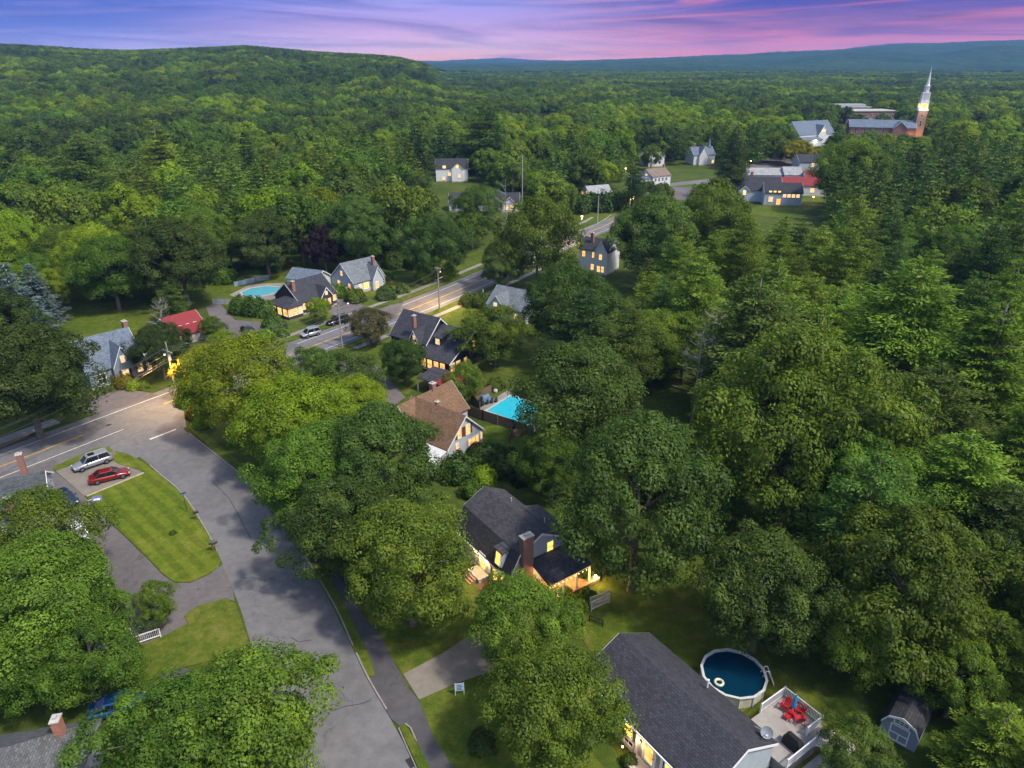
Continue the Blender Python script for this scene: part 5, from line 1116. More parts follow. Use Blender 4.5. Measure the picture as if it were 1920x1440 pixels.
# gate / trellis by the gambrel porch
def fence_pan(name, A_, B_, h, label, mat, lattice=True):
    r = empty(name, (A_.x,A_.y,0), math.atan2(B_.y-A_.y, B_.x-A_.x), label, 'trellis' if lattice else 'railing'); L_ = (B_-A_).length; b = MB()
    b.box(-.05,.05,-.05,.05,0,h).box(L_-.05,L_+.05,-.05,.05,0,h).box(.05,L_-.05,-.04,.04,h-.08,h).box(.05,L_-.05,-.04,.04,.25,.32); b.build('frame', mat, r)
    b = MB(); n_ = int(L_/.16)
    for i in range(1, n_): b.box(i*L_/n_-.012,i*L_/n_+.012,-.012,.012,.32,h-.08)
    if lattice:
        for k in range(1, 6): b.box(.05,L_-.05,.013,.035,.32+k*(h-.4)/6-.012,.32+k*(h-.4)/6+.012)
    b.build('lattice', mat, r)
WEA = mat_plain('weathered_white', (.45,.46,.44), .8)
fence_pan('garden_trellis', G(1108,1147), G(1142,1131), 1.25, 'pale framed trellis gate beside the porch shrubs', WEA)
fence_pan('garden_trellis', G(1142,1131)+Vector((0,.4,0)), G(1107,1145)+Vector((0,.45,0)), 1.3, 'second pale trellis just behind the framed gate', WEA)
fence_pan('garden_fence', G(1105,1165), G(1130,1175), .8, 'low thin wire fence on the lawn near the trellis', DARKM, False)
fence_pan('stair_railing', G(252,1212), G(302,1195), 1.1, 'white stair railing at the end of the left driveway', WHITE, False)
fence_pan('stair_railing', G(248,1195), G(254,1213), 1.1, 'short side run of the white stair railing under the leaves', WHITE, False)
# ---------------------------------------------------------------- named trees
TL = [
# key, u, v, width px, height/width, colour, label
('maple',0,391,690,100,1.05,'gold','golden lit maple touching the corner utility pole'),  # lamp light is put into its gold leaf colour
('maple',1,450,712,185,.95,'lime','bright yellow-green maple at the head of the street row'),
('maple',2,552,785,190,.95,'lime','yellow-green maple second in the street row'),
('maple',3,672,758,120,.95,'lime','light green maple just left of the brown roofed house'),
('ash',0,590,690,95,1.0,'deep','wispy dark tree between the bright maple and the side road'),
('ash',1,660,708,110,.9,'deep','low dark tree in front of the black house driveway'),
('maple',4,585,880,185,1.0,'green','mid green maple leaning over the street bend'),
('maple',0,712,862,215,1.0,'deep','large blue-green maple in the middle of the street row'),
('oak',0,640,985,190,1.0,'deep','dense dark maple over the sidewalk beside the street'),
('maple',2,764,1045,238,.98,'green','biggest round maple immediately left of the gambrel house'),
('ash',0,82,1000,178,1.0,'green','fine leaved tree over the blue car on the left'),
('maple',3,75,1125,260,.95,'green','broad bright maple on the left edge above the dark house gap'),
('oak',1,165,1205,190,.95,'green','lower limb heavy maple in the left clump'),
('maple',1,15,1235,190,.9,'green','maple at the bottom left edge above the corner house'),
('ash',1,288,1130,72,1.2,'green','small airy tree beside the white stair railing'),
('oak',2,348,1378,275,.8,'green','wide willowy oak at the bottom left beside the street'),
('ash',1,480,1345,270,.9,'green','thin leaved right half of the bottom left tree pair by the street'),
('maple',1,978,1165,178,1.05,'green','medium maple directly below the lit gambrel house'),
('maple',2,1035,1320,232,1.05,'green','full bright maple at the left end of the ranch house'),
('maple',0,1200,930,290,1.1,'deep','huge rounded maple right of the gambrel house'),
('maple',3,1095,745,230,.95,'deep','broad maple leaning over the turquoise pool'),
('maple',4,1035,858,120,1.1,'green','narrow maple between the pool lawn and the huge maple'),
('maple',1,1432,1102,228,1.0,'deep','blue-green maple standing behind the round pool'),
('ash',0,1608,1412,128,.9,'deep','small leafy tree between the deck and the garden shed'),
('oak',0,1700,1095,290,1.05,'olive','olive oak in the lower right woods'),
('oak',1,1500,790,310,1.15,'olive','great olive oak towering in the right woods'),
('pine',1,1790,925,230,1.25,'pinelight','soft light pine near the right edge above the lower oak'),
('oak',0,1610,930,230,1.05,'olive','olive oak wedged between the great oak and the edge oak'),
('oak',1,1610,1165,180,.95,'green','shaded oak behind the blue-green maple'),
('pine',0,1410,640,230,1.35,'pine','feathery white pine left of the great olive oak'),
('pine',1,1690,640,260,1.35,'pinelight','broad white pine behind the great olive oak'),
('pine',2,1850,700,260,1.35,'pinelight','white pine at the right edge near the pale pond glints'),
('pine',3,1740,800,210,1.3,'pine','open branched pine with pale gaps behind it'),
('pine',1,1870,1010,200,1.3,'dark','dark pine on the right edge below the olive oak'),
('pine',0,1850,1230,190,1.2,'pinelight','yellow-green pine in the lower right corner woods'),
('pine',2,1868,1402,195,1.2,'pinelight','bright soft pine in the bottom right corner'),
('oak',2,1800,1265,160,1.0,'green','shaded oak to the upper right of the garden shed'),
('maple',3,1065,565,160,1.15,'deep','tall dense maple in the very middle beside the grey gabled house'),
('ash',0,1008,440,150,1.1,'green','tall airy street tree in front of the far road'),
('maple',4,945,490,85,1.2,'deep','dark street maple left of the tall airy tree'),
('ash',1,928,622,120,1.0,'green','wispy tree over the black house right end'),
('ash',0,868,715,70,1.1,'green','small tree between the red carport roof and the pool fence'),
('maple',1,757,672,80,1.1,'deep','small round maple in front of the black house'),
('maple',2,895,388,84,1.2,'deep','tall maple standing before the dark cape house'),
('oak',2,812,455,115,1.1,'deep','dark spreading maple above the glowing pole'),
('maple',0,668,425,115,1.2,'deep','full green maple behind the white cottage'),
('maple',4,607,462,62,1.45,'purple','narrow purple beech beside the white cottage'),
('oak',1,495,448,120,1.0,'dark','dark oak behind the pale blue pool'),
('maple',0,335,480,150,1.1,'dark','heavy dark maple at the forest edge above the red barn'),
('pine',3,285,475,120,1.3,'spruce','dark pine at the forest edge behind the lawn'),
('maple',3,205,500,130,1.1,'green','green maple at the forest edge above the slate roof'),
('pine',0,320,562,62,1.25,'pine','short pine beside the red barn'),
('spruce',0,30,575,95,1.5,'blue','silvery blue spruce at the left edge'),
('spruce',1,70,560,75,1.5,'blue','second blue spruce slightly behind the first'),
('maple',2,40,702,228,.85,'dark','massive dark maple left of the slate roofed house'),
('oak',0,-10,600,130,1.1,'dark','dark oak cut by the left edge above the massive maple'),
('maple',4,297,650,95,1.15,'dark','dark maple between the slate roof and the red barn'),
('ash',1,692,606,80,.85,'russet','small brownish crabapple on the verge by the parked cars'),
('maple',1,597,578,44,1.1,'lime','little bright lollipop tree before the brown cottage'),
('maple',0,1232,440,155,1.1,'deep','big round maple right of the two storey house'),
('maple',3,1335,415,140,1.1,'green','round green maple beside the big one by the far road'),
('oak',1,1165,610,110,1.1,'deep','dark maple in the middle behind the tall dense maple'),
('maple',2,1215,640,135,1.1,'green','green maple just right of the middle of the picture'),
('pine',3,1190,350,42,2.1,'spruce','dark spruce next to the tall lit pole'),
('pine',0,1375,300,60,2.2,'spruce','dark tall spruce left of the white lamp'),
('maple',4,1500,283,52,.9,'gold','golden lamp lit tree in front of the slate mansion'),
('maple',1,1590,320,120,1.1,'green','bright green maple beside the red metal roof'),

('pine',1,912,252,90,1.5,'pine','tall layered pine beside the farmhouse'),
('maple',3,965,308,30,1.5,'purple','small dark red tree under the bare pole'),
('maple',2,240,192,44,.8,'lime','pale lime tree standing out in the distant left forest'),
('pine',2,300,300,110,1.4,'pinelight','tall layered pine in the left forest'),
('pine',1,160,320,110,1.4,'pine','layered pine at the left below the ridge'),
]
TL += [('maple',4,420,648,70,.95,'lime','bright tree between the red barn and the curved drive'),('ash',0,398,612,44,1.0,'green','small tree at the right end of the red barn'),('mmid',0,1222,291,38,1.2,'green','round tree hiding the middle of the white gabled house'),('mmid',1,1655,226,30,1.1,'deep','round tree in front of the brick block'),('mmid',2,1694,230,24,1.3,'deep','narrow tree between brick block and church'),('mmid',3,1718,222,26,1.2,'gold','lit tree immediately left of the steeple'),('mmid',0,1662,264,34,1.0,'lime','bright tree below the left end of the church roof'),('mmid',2,1694,268,38,1.0,'green','round tree in front of the church gable'),('mmid',1,1632,258,32,1.0,'green','tree below the brick block in front of the church'),('mmid',3,1730,272,36,1.0,'lime','bright tree below the foot of the church tower'),('mmid',1,1610,226,28,1.0,'green','tree left of the gabled hall before the brick block')]
for k, i, u, v, w, asp, m, lb in TL:
    tree_px((k, i), u, v, w, asp, m, lb, group='maples of the street row' if False else None)
# dead grey trees
def dead_tree(x, y, H, label, seed, lean=0):
    rg = random.Random(seed); r = empty('dead_tree', (x,y,T(x,y)), rg.uniform(0,6), label, 'dead tree')
    b = MB().tube([(0,0,-.3),(0,lean*.3,H*.5),(lean,0,H)], [.26,.15,.03], 7); b.build('trunk', BARKG, r); b = MB()
    for i in range(26):
        z = H*rg.uniform(.3,.97); a = rg.uniform(0,6.28); L_ = (H-z)*.32+1.2; e = Vector((L_*math.cos(a), L_*math.sin(a), z+L_*.45)); b.tube([(0,0,z), e*.5+Vector((0,0,z*.5)), e], [.07,.045,.015], 4, False)
        for s in (-.5,.4,.8): m_ = e*.6+Vector((0,0,z*.4)); b.tube([m_, m_+Vector((.7*math.cos(a+s),.7*math.sin(a+s),.8))], [.03,.012], 3, False)
    b.build('branches', BARKG, r)
for u, v, H, lb in ((1310,690,15,'bare grey dead tree between the maples and the great pine'),(1330,650,14,'second bare dead tree with tangled twigs behind the first'),(1345,640,13,'third bare dead tree touching the feathery pine'),(948,395,21,'dead grey conifer beside the dark red tree'),(303,600,9,'small bare dead tree beside the short pine')):
    p = G(u, v, H*.6); dead_tree(p.x, p.y, H, lb, int(u)); OCC.append((p.x,p.y,2))
# ---------------------------------------------------------------- shrubs and hedges
for u, v, w, m, lb in (
 (213,716,30,'gold','golden shrub left of the slate cottage steps'),(236,724,34,'gold','large golden shrub at the drive of the slate cottage'),(252,729,26,'lime','yellow shrub nearest the road at the slate cottage'),(259,700,26,'gold','gold shrub under the slate cottage bay window'),(270,728,20,'green','small green shrub at the end of the golden shrubs'),
 (421,530,42,'green','clipped round shrub beside the pale blue pool'),(505,592,40,'deep','dark shrub under the sunroom'),(478,588,46,'deep','dark shrub between the drive and the sunroom'),(455,585,44,'green','loose shrub at the left of the brown cottage'),(535,588,24,'deep','low shrub at the corner of the brown cottage'),(552,592,20,'green','small shrub before the brown cottage window'),(565,588,18,'lime','tiny light shrub before the brown cottage window'),
 (515,618,40,'deep','round shrub on the lawn near the road'),(532,630,22,'green','low shrub right beside the round lawn shrub'),(498,640,34,'lime','light green shrub by the curved drive'),(635,556,34,'green','shrub between the cottages'),(668,565,36,'green','feathery shrub beside the white cottage drive'),(690,540,36,'lime','flowering yellow shrub under the white cottage windows'),(712,530,16,'red','round red shrub by the white cottage door'),(726,525,20,'deep','dark shrub at the right end of the white cottage'),
 (724,560,36,'deep','clipped hedge piece along the sidewalk'),(755,548,26,'deep','small clipped shrub further along the sidewalk'),(740,500,44,'deep','hedge in the garden beyond the white cottage'),(785,500,50,'deep','dark mounded shrub beneath the spreading maple'),
 (880,572,34,'deep','dark hedge start on the verge bend'),(900,574,36,'deep','dark hedge along the lawn bend'),(922,578,36,'green','hedge end beside the grey gabled house'),
 (908,904,46,'lime','bright clipped shrub behind the gambrel roof'),(886,928,44,'green','green shrub touching the gambrel house rear'),(862,895,70,'deep','dark shrub mass below the white gable wall'),(920,868,60,'deep','shadowed shrub right of the white gable wall'),(950,885,66,'dark','dark thicket behind the gambrel house'),(985,900,60,'dark','dark thicket nearer the huge maple'),(895,855,40,'dark','dark shrub at the foot of the gable wall'),
 (880,742,20,'green','shrub by the fence corner of the turquoise pool'),(930,728,30,'green','ivy mound at the pool head'),(985,740,40,'deep','shrub beside the far end of the pool'),
 (1060,1116,26,'lime','lamp lit shrub before the porch'),(1080,1142,44,'lime','loose flowering shrub right of the porch steps'),(1100,1125,34,'green','green shrub between porch and trellis'),(1070,1165,50,'green','leafy shrub under the porch maple'),(1098,1085,30,'deep','dark shrub right of the porch end'),(925,1120,40,'green','round shrub in the front garden bed'),(905,1128,20,'green','small shrub at the bed edge'),
 (905,1400,50,'deep','dark shrub under the ranch maple'),(1180,1432,30,'deep','shrub before the ranch house wall'),(325,1002,12,'green','tiny flowering clump on the mown lawn'),(1215,358,26,'deep','round dark shrub by the far porch'),(1195,362,30,'deep','low dark shrub left of the far porch'),
 (365,782,30,'gold','golden bush at the street corner under the pole'),(350,760,36,'lime','lamp lit bush behind the stop line'),(380,800,30,'lime','bush along the kerb under the street row'),(1195,392,34,'gold','lamp lit bush at the foot of the tall lit pole'),(1240,372,40,'green','low bush by the far drive'),
 (835,520,40,'lime','lamp lit hedge right of the glowing pole'),(800,525,36,'lime','lamp lit leaves left of the glowing pole')):  # lamp lit bushes carry the lamp glow in a brighter leaf colour
    bush(u, v, w, m, lb, small=w < 30)
for i in range(9):
    a = i/8; u = 1075+a*112; bush(u, 398-a*8+3*math.sin(i*2), 34, 'deep', 'part of the tall dark hedge below the two window cottage', name='hedge', group='tall hedge clumps by the far lawn', small=True, h=5.2)

# ---------------------------------------------------------------- random woods
PROT = [(150,605,272,735,112),(0,775,335,900,92),(185,730,335,800,98),(308,568,392,645,131),(110,580,260,625,135),(484,500,640,605,146),(432,528,545,575,160),(620,475,724,550,160),
 (440,585,740,665,140),(560,555,925,665,165),(735,575,888,725,112),(926,535,1000,608,138),(880,730,1010,812,100),(740,715,1010,885,90),(1088,430,1160,525,176),(1070,395,1200,470,235),
 (818,290,905,345,325),(838,350,975,395,258),(1086,338,1146,375,275),(1060,375,1195,425,240),(1188,308,1260,375,305),(1230,340,1300,378,290),(1283,262,1345,308,380),(1196,276,1256,306,375),(1376,322,1535,394,268),(1400,310,1490,335,312),
 (1495,294,1545,322,355),(1388,296,1412,330,350),(1440,272,1480,292,385),(1500,234,1545,265,470),(1575,200,1680,228,620),(1592,224,1640,246,570),(1700,126,1752,256,528),(1648,230,1715,254,520),(1010,192,1046,212,740),(1815,206,1852,222,580),(1895,222,1920,246,470),
 (380,500,470,580,150),(100,570,260,640,140),(745,488,1010,560,180),(855,560,1010,720,120),(600,600,760,720,118),(1165,325,1190,405,250),(1115,365,1125,425,230),(365,530,460,600,140),(940,285,985,400,238),(870,222,890,240,400),(1645,1315,1725,1420,60),(1490,1240,1650,1335,60)]
HOUSES = [(-3,63,12),(13,41,13),(-8,90,13),(-13,118,13),(-46,151,13),(-49,167,9),(-37,165,12),(-70,113,13),(-64,134,9),(1,144,11),(23,181,10),(-27,331,9),(-10,262,19),(32,279,10),(61,315,9),(98,386,8),(71,379,8),(98,280,17),(117,295,17),(110,315,14),(147,363,14),(190,482,16),(300,645,32),(268,577,14),(60,760,14),(385,590,14),(350,480,12),(265,537,22),(287,532,7),(20,43,10),(120,342,8)]
POLY = [[(100,600),(150,570),(270,560),(440,505),(560,500),(730,500),(950,455),(1060,420),(1180,380),(1200,395),(1100,450),(1010,560),(1010,800),(900,880),(740,760),(560,680),(330,740),(150,700)],
        [(1190,375),(1300,340),(1420,350),(1545,365),(1540,400),(1400,400),(1230,385)],[(1400,300),(1560,285),(1560,310),(1400,330)]]
POLYW = [[G(*q) for q in pl] for pl in POLY]
def inpoly(x, y, P):
    c = False; j = len(P)-1
    for i in range(len(P)):
        if (P[i].y > y) != (P[j].y > y) and x < (P[j].x-P[i].x)*(y-P[i].y)/(P[j].y-P[i].y)+P[i].x: c = not c
        j = i
    return c
mcs = [(p.x, p.y) for p in MC]
GRID = {}
def gadd(x, y, r): GRID.setdefault((int(x//14), int(y//14)), []).append((x, y, r))
for q in OCC: gadd(*q)
def free(x, y, r, f=.62):
    gx, gy = int(x//14), int(y//14)
    for i in (-1,0,1):
        for j in (-1,0,1):
            for (a, b, c) in GRID.get((gx+i, gy+j), ()):
                if (a-x)**2+(b-y)**2 < ((c+r)*f)**2: return False
    return True
WR = random.Random(99); cand = []
y = 48.
def vnoise(x, y, s, seed=0): return float(hash_noise(np.array([x]), np.array([y]), s, seed)[0])
y = 14.
while y < 2230:
    sp_ = 5.2 if y < 150 else 6.2 if y < 420 else 7.0 if y < 800 else 9.5 if y < 1400 else 12.5
    W_ = y*.74+30; x = -W_+WR.uniform(0, sp_)
    while x < W_:
        cand.append((x+WR.uniform(-.45,.45)*sp_, y+WR.uniform(-.45,.45)*sp_, sp_)); x += sp_
    y += sp_*.92
WR.shuffle(cand)
picked = []
for x, y, sp_ in cand:
    if y < 100 and -62 < x < 24: continue
    if y < 62 and -40 < x < 30: continue
    if y < 100 and x < 0 and any((x-a)**2+(y-b)**2 < 225 for a, b in mcs): continue
    if y < 100 and x < 0 and y > 66: continue
    if y < 150 and -75 < x < 12: 
        if y < 118: continue
    r = {5.2:4.6, 6.2:5.4, 7.0:5.8, 9.5:6.8, 12.5:8.2}[sp_]*WR.uniform(.6, 1.45)
    bad = False
    for hx, hy, hr in HOUSES:
        if (x-hx)**2+(y-hy)**2 < (hr+r*.55)**2: bad = True; break
    if bad: continue
    if y < 350:
        if any((x-a)**2+(y-b)**2 < (8.5+r*.7)**2 for a, b in mcs): continue
        if any(inpoly(x, y, P) for P in POLYW): continue
    con = vnoise(x, y, 60, 4)*.6+vnoise(x, y, 19, 8)*.4+(.19 if x > 25 and y < 330 else 0)+(.1 if y > 900 else 0)
    isp = con+WR.uniform(-.12,.12) > .60
    if isp: r *= .85
    Ht = r*2*(WR.uniform(1.6, 2.15) if x > 20 and y < 330 else WR.uniform(1.4, 1.9)) if isp else r*2*WR.uniform(1.05, 1.45)
    Ht = min(Ht, 25 if y < 500 else 22)
    if 420 < y: Ht = min(Ht, 17)
    z = T(x, y)
    if not free(x, y, r, .60 if y < 420 else .55): continue
    u, v, dep = PX(x, y, z+Ht*.6); wpx = r*F/dep; vt = PX(x, y, z+Ht)[1]; vb = PX(x, y, z+Ht*.2)[1]
    if u < -420 or u > 2340 or v > 3300: continue
    if any(y < Yp-2 and u+wpx*.85 > a and u-wpx*.85 < c and vb > b and vt < d for a, b, c, d, Yp in PROT): continue
    gadd(x, y, r); picked.append((x, y, z, r, Ht, isp, wpx))
picked.sort(key=lambda q: -q[6])
LM = [('the great olive oak',35,80),('the turquoise pool',3,98),('the tall dense middle maple',8,128),('the two storey house',23,181),('the brown cottage',-46,151),('the white cottage',-37,165),('the slate roofed house',-70,113),('the red barn',-64,134),('the farmhouse',-27,331),('the dark cape house',-10,262),('the hedge cottage',32,279),('the white house with the brown roof',61,315),('the pointed Victorian house',98,386),('the lit front house',101,272),('the red metal roofs',120,297),('the slate mansion',190,482),('the huge rounded maple',11,66),('the feathery white pine',30,95),('the garden shed',32,38),('the blue spruces',-95,140)]
def autolabel(x, y, isp, sz, m):
    col = {'green':'mid green','deep':'deep green','lime':'yellow-green','olive':'olive','dark':'dark green','pine':'green','pinelight':'light green','spruce':'blackish green'}[m]
    q = min(LM, key=lambda l: (l[1]-x)**2+(l[2]-y)**2); dx = x-q[1]; dy = y-q[2]; D = math.hypot(dx, dy)
    dist = 'just ' if D < 18 else '' if D < 45 else 'well ' if D < 110 else 'far '
    ang = math.degrees(math.atan2(dy, dx)) % 360
    rel = 'to the right of' if ang < 25 or ang > 335 else 'behind and right of' if ang < 70 else 'behind' if ang < 110 else 'behind and left of' if ang < 155 else 'to the left of' if ang < 205 else 'in front and left of' if ang < 250 else 'in front of' if ang < 290 else 'in front and right of'
    size = 'small' if sz < 3.4 else 'large' if sz > 4.9 else 'medium'
    return f"{size} {col} {'conifer' if isp else 'broadleaf tree'} {dist}{rel} {q[0]}"
nb_ = npn = 0; far = []
for x, y, z, r, Ht, isp, wpx in picked:
    q = vnoise(x, y, 37, 15)*.5+vnoise(x, y, 120, 21)*.5+WR.uniform(-.2,.2)
    if isp: m = 'pinelight' if q > (.42 if x > 20 and y < 330 else .54) else 'pine' if q > (.2 if x > 20 and y < 330 else .38) else 'spruce'
    else: m = 'lime' if q > .62 else 'green' if q > .42 else 'olive' if q > .30 else 'deep' if q > .2 else 'dark'
    near = y < 175
    if isp and npn < 190 and y < 430:
        npn += 1; key = ('pine', WR.randrange(4)) if near else ('pmid', WR.randrange(3))
        place_tree(key, x, y, z, 2*r, Ht, LG[m], autolabel(x, y, True, r, m), group='conifers of the woods')
    elif not isp and nb_ < 235 and y < 430:
        nb_ += 1; key = (WR.choice(('maple','oak','maple')), WR.randrange(3)) if near else ('mmid', WR.randrange(4))
        place_tree(key, x, y, z, 2*r, Ht, LG[m], autolabel(x, y, False, r, m), group='broadleaf trees of the woods', name='broadleaf_tree')
    else: far.append((x, y, z, r, Ht, isp, m))
print('woods', nb_, npn, len(far), 'objects', len(bpy.data.objects))
# one object of instanced crowns for the thousands beyond
pc = bpy.data.collections.new('forest_crowns'); names = []
combos = [('mmid', i, m) for m, i in (('green',0),('green',1),('deep',2),('deep',3),('lime',1),('lime',2),('dark',0),('dark',3),('olive',2))]+[('pmid', i, m) for m, i in (('pine',0),('pine',1),('pinelight',2),('pinelight',0),('spruce',1),('spruce',2))]
for k, (a, i, m) in enumerate(combos):
    me = PROTO[(a, i)][0].copy(); me.materials.clear(); me.materials.append(LG[m]); o = bpy.data.objects.new('crown_'+chr(97+k), me); pc.objects.link(o)
me = bpy.data.meshes.new('forest'); me.from_pydata([(f[0],f[1],f[2]) for f in far], [], [])
sc_ = []; rz = []; pi = []
for x, y, z, r, Ht, isp, m in far:
    c = [k for k, t_ in enumerate(combos) if t_[0] == ('pmid' if isp else 'mmid') and t_[2] == m]; k = WR.choice(c); _, _, H0, D0, _ = PROTO[(combos[k][0], combos[k][1])]
    sc_ += [2*r/D0, 2*r/D0, Ht/H0]; rz += [0, 0, WR.uniform(0, 6.28)]; pi.append(k)
a = me.attributes.new('sc', 'FLOAT_VECTOR', 'POINT'); a.data.foreach_set('vector', sc_)
a = me.attributes.new('rz', 'FLOAT_VECTOR', 'POINT'); a.data.foreach_set('vector', rz)
a = me.attributes.new('pi', 'INT', 'POINT'); a.data.foreach_set('value', pi)
fo = bpy.data.objects.new('forest', me); COL.objects.link(fo); tag(fo, 'thick mixed forest of countless crowns running from the houses to the ridge', 'forest', kind='stuff')
ng = bpy.data.node_groups.new('forest_nodes', 'GeometryNodeTree'); ng.interface.new_socket('Geometry', in_out='INPUT', socket_type='NodeSocketGeometry'); ng.interface.new_socket('Geometry', in_out='OUTPUT', socket_type='NodeSocketGeometry')
gi = ng.nodes.new('NodeGroupInput'); go = ng.nodes.new('NodeGroupOutput'); ip = ng.nodes.new('GeometryNodeInstanceOnPoints'); ci = ng.nodes.new('GeometryNodeCollectionInfo'); ci.inputs['Collection'].default_value = pc
ci.inputs['Separate Children'].default_value = True; ci.inputs['Reset Children'].default_value = True
def att(n_, ty):
    q = ng.nodes.new('GeometryNodeInputNamedAttribute'); q.data_type = ty; q.inputs[0].default_value = n_; return q.outputs[0]
ng.links.new(gi.outputs[0], ip.inputs['Points']); ng.links.new(ci.outputs[0], ip.inputs['Instance']); ip.inputs['Pick Instance'].default_value = True
ng.links.new(att('pi', 'INT'), ip.inputs['Instance Index']); ng.links.new(att('sc', 'FLOAT_VECTOR'), ip.inputs['Scale'])
er = ng.nodes.new('FunctionNodeEulerToRotation'); ng.links.new(att('rz', 'FLOAT_VECTOR'), er.inputs[0]); ng.links.new(er.outputs[0], ip.inputs['Rotation'])
ng.links.new(ip.outputs[0], go.inputs[0]); md = fo.modifiers.new('instances', 'NODES'); md.node_group = ng

# ---------------------------------------------------------------- distant hamlet on the far slope
for u, v, Yd, nm in ((1690,121,4600,'pale cluster of buildings on the far slope right'),(1675,119,4700,'small white building left of the far cluster'),(1238,125,4400,'tiny white barn on the far slope in the centre right'),(1221,125,4400,'second tiny white barn beside the first on the far slope')):
    d_ = (v-720)/F; fh = cp-d_*sp; dn = sp+d_*cp; X_ = (u-960)/F/fh*Yd; Z_ = HC-Yd*dn/fh
    b = MB()
    for i in range(4): b.box(-40+i*22,-28+i*22,-8,8,-10,4+3*(i%2)).prism([(-8,4+3*(i%2)),(0,10+3*(i%2)),(8,4+3*(i%2))], -40+i*22, -28+i*22, xf('x'))
    o = b.build('hamlet', WHITE); o.location = (X_, Yd, Z_); tag(o, nm, 'farm buildings')

# ---------------------------------------------------------------- sky, sun, air
w = bpy.data.worlds.new('World'); SC.world = w; w.use_nodes = True; nt = w.node_tree; nt.nodes.clear()
class WT(NT):
    def __init__(s, t): s.t = t
t = WT(nt); out = t.n('ShaderNodeOutputWorld')
SUN_EL, SUN_AZ = R(56), math.atan2(.846, -.533)     # compass angle from +Y towards +X
sky = t.n('ShaderNodeTexSky', sky_type='NISHITA', sun_disc=False, sun_elevation=SUN_EL, sun_rotation=SUN_AZ, air_density=1., dust_density=2., ozone_density=1.)
tc = t.n('ShaderNodeTexCoord').outputs['Generated']; s = t.n('ShaderNodeSeparateXYZ', i_0=tc)
az = t.n('ShaderNodeMath', operation='ARCTAN2', i_0=s.outputs[0], i_1=s.outputs[1]).outputs[0]
el = s.outputs[2]
def M(op, a, b=None, c=None):
    n = t.n('ShaderNodeMath', operation=op)
    for i, q in enumerate((a, b, c)):
        if q is None: continue
        if isinstance(q, bpy.types.NodeSocket): t.l(q, n.inputs[i])
        else: n.inputs[i].default_value = q
    return n.outputs[0]
def cn(sx, sy, scale, det=5, rough=.6, tilt=0., dist=.4, off=0.):
    v = t.n('ShaderNodeCombineXYZ', i_0=M('MULTIPLY', az, sx), i_1=M('ADD', M('MULTIPLY', el, sy), M('MULTIPLY', az, tilt)), i_2=off).outputs[0]
    return t.noise(v, scale, det, rough, dist)
big = cn(1.6, 17, 1., 3, .5, -.25)
eld = M('ADD', el, M('MULTIPLY', M('SUBTRACT', big, .5), .030))
e01 = t.n('ShaderNodeMapRange', i_Value=eld); e01.inputs[1].default_value = -.004; e01.inputs[2].default_value = .072; e = e01.outputs[0]
def srgb(r, g, b): return tuple((c/255/12.92 if c/255 < .04045 else ((c/255+.055)/1.055)**2.4) for c in (r, g, b))
left = t.ramp(e, [(0, srgb(215,190,235)), (.3, srgb(190,172,228)), (.5, srgb(105,122,212)), (1, srgb(50,95,205))])
mid = t.ramp(e, [(0, srgb(255,172,140)), (.2, srgb(255,196,205)), (.5, srgb(215,175,235)), (.8, srgb(175,165,240)), (1, srgb(140,155,240))])
right = t.ramp(e, [(0, srgb(255,128,100)), (.2, srgb(240,125,150)), (.42, srgb(190,110,165)), (.65, srgb(140,100,175)), (.85, srgb(75,80,180)), (1, srgb(55,75,180))])
m1 = t.n('ShaderNodeMapRange', i_Value=az, interpolation_type='SMOOTHSTEP'); m1.inputs[1].default_value = -.52; m1.inputs[2].default_value = -.12
m2 = t.n('ShaderNodeMapRange', i_Value=az, interpolation_type='SMOOTHSTEP'); m2.inputs[1].default_value = -.08; m2.inputs[2].default_value = .30
c = t.mix(m2.outputs[0], t.mix(m1.outputs[0], left, mid), right)
# streaky cloud bands: mauve-grey and pink
st1 = cn(2.6, 40, 1.2, 6, .6, 1.6, 1.4, 3.); st2 = cn(3.0, 52, 1., 6, .62, -2.2, 1.2, 9.)
f1 = t.n('ShaderNodeMapRange', i_Value=st1, interpolation_type='SMOOTHSTEP'); f1.inputs[1].default_value = .42; f1.inputs[2].default_value = .68; f1.inputs[4].default_value = .8
f2a = M('MULTIPLY_ADD', m2.outputs[0], .8, .2)
c = t.mix(M('MULTIPLY', f1.outputs[0], M('MULTIPLY_ADD', m2.outputs[0], .25, .6)), c, t.mix(m2.outputs[0], srgb(70,84,170), srgb(105,72,150)))
f2 = t.n('ShaderNodeMapRange', i_Value=st2, interpolation_type='SMOOTHSTEP'); f2.inputs[1].default_value = .44; f2.inputs[2].default_value = .72; f2.inputs[4].default_value = .8
c = t.mix(M('MULTIPLY', f2.outputs[0], f2a), c, t.mix(m2.outputs[0], srgb(236,196,226), srgb(245,125,150)))
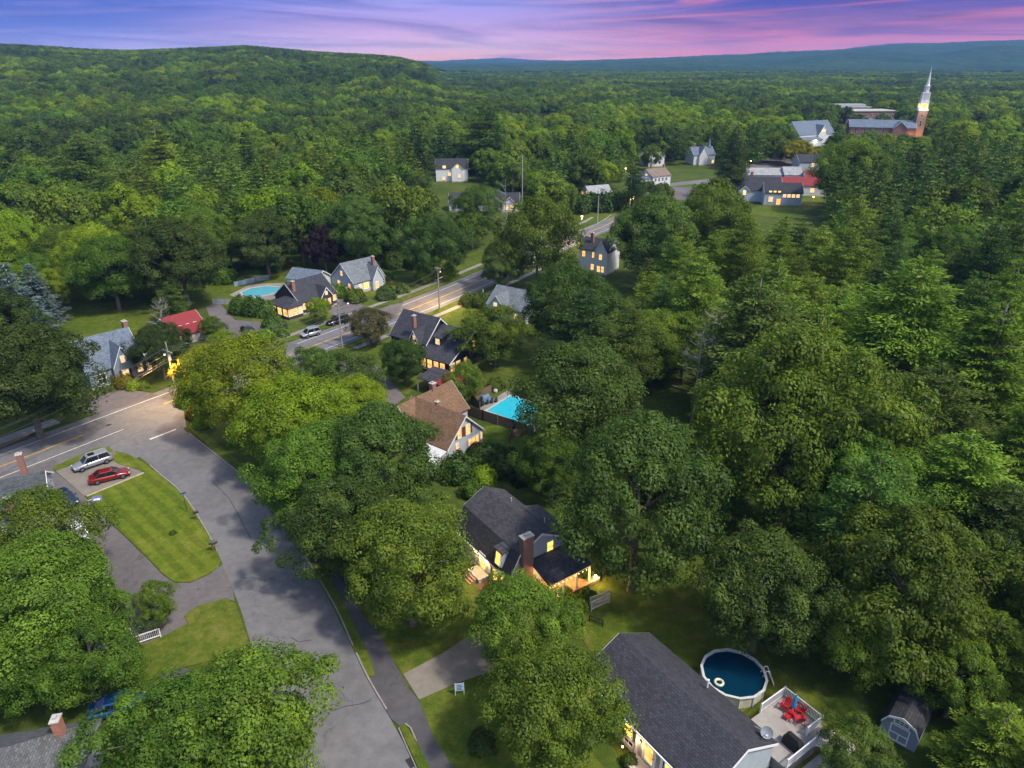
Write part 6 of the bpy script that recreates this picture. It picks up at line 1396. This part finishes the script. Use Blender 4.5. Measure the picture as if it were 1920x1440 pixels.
up = t.n('ShaderNodeMapRange', i_Value=el, interpolation_type='SMOOTHSTEP'); up.inputs[1].default_value = .09; up.inputs[2].default_value = .30
SKYB = .15; DUSK = .72
b1 = t.n('ShaderNodeBackground', i_Strength=M('MULTIPLY', t.n('ShaderNodeMapRange', i_Value=el, i_1=0., i_2=.035, i_3=1.7, i_4=.92).outputs[0], DUSK)); t.l(c, b1.inputs[0]); b2 = t.n('ShaderNodeBackground', i_Strength=SKYB); t.l(sky.outputs[0], b2.inputs[0])
mx = t.n('ShaderNodeMixShader', i_0=up.outputs[0]); t.l(b1.outputs[0], mx.inputs[1]); t.l(b2.outputs[0], mx.inputs[2]); t.l(mx.outputs[0], out.inputs[0])
sl = bpy.data.lights.new('sun', 'SUN'); sl.energy = 2.4; sl.angle = R(4); sl.color = (1, .91, .76)
so = bpy.data.objects.new('sun', sl); COL.objects.link(so)
dirv = Vector((.846*math.cos(SUN_EL), -.533*math.cos(SUN_EL), math.sin(SUN_EL))); so.rotation_euler = dirv.to_track_quat('Z', 'Y').to_euler()
# air
hb = MB().box(-7600, 7600, -150, 9280, -2.5, 196); t = NT('haze_air'); pv = t.n('ShaderNodeVolumePrincipled'); pv.inputs['Density'].default_value = .00012
pv.inputs['Color'].default_value = (.19,.38,.76,1); pv.inputs['Anisotropy'].default_value = 0.
t.l(pv.outputs[0], t.out.inputs['Volume']); ho = hb.build('haze', t.m); ho['kind'] = 'stuff'
SC.cycles.volume_max_steps = 64; t.m.cycles.homogeneous_volume = True if hasattr(t.m.cycles, 'homogeneous_volume') else True
SC.view_settings.view_transform = 'Standard'; SC.view_settings.look = 'None'; SC.view_settings.gamma = 1; SC.view_settings.exposure = .76
SC.cycles.use_denoising = True; SC.cycles.max_bounces = 6; SC.cycles.diffuse_bounces = 3; SC.cycles.glossy_bounces = 2; SC.cycles.transmission_bounces = 4; SC.cycles.volume_bounces = 0; SC.cycles.transparent_max_bounces = 4
SC.cycles.caustics_reflective = False; SC.cycles.caustics_refractive = False; SC.cycles.sample_clamp_indirect = 4
SC.cycles.use_adaptive_sampling = True
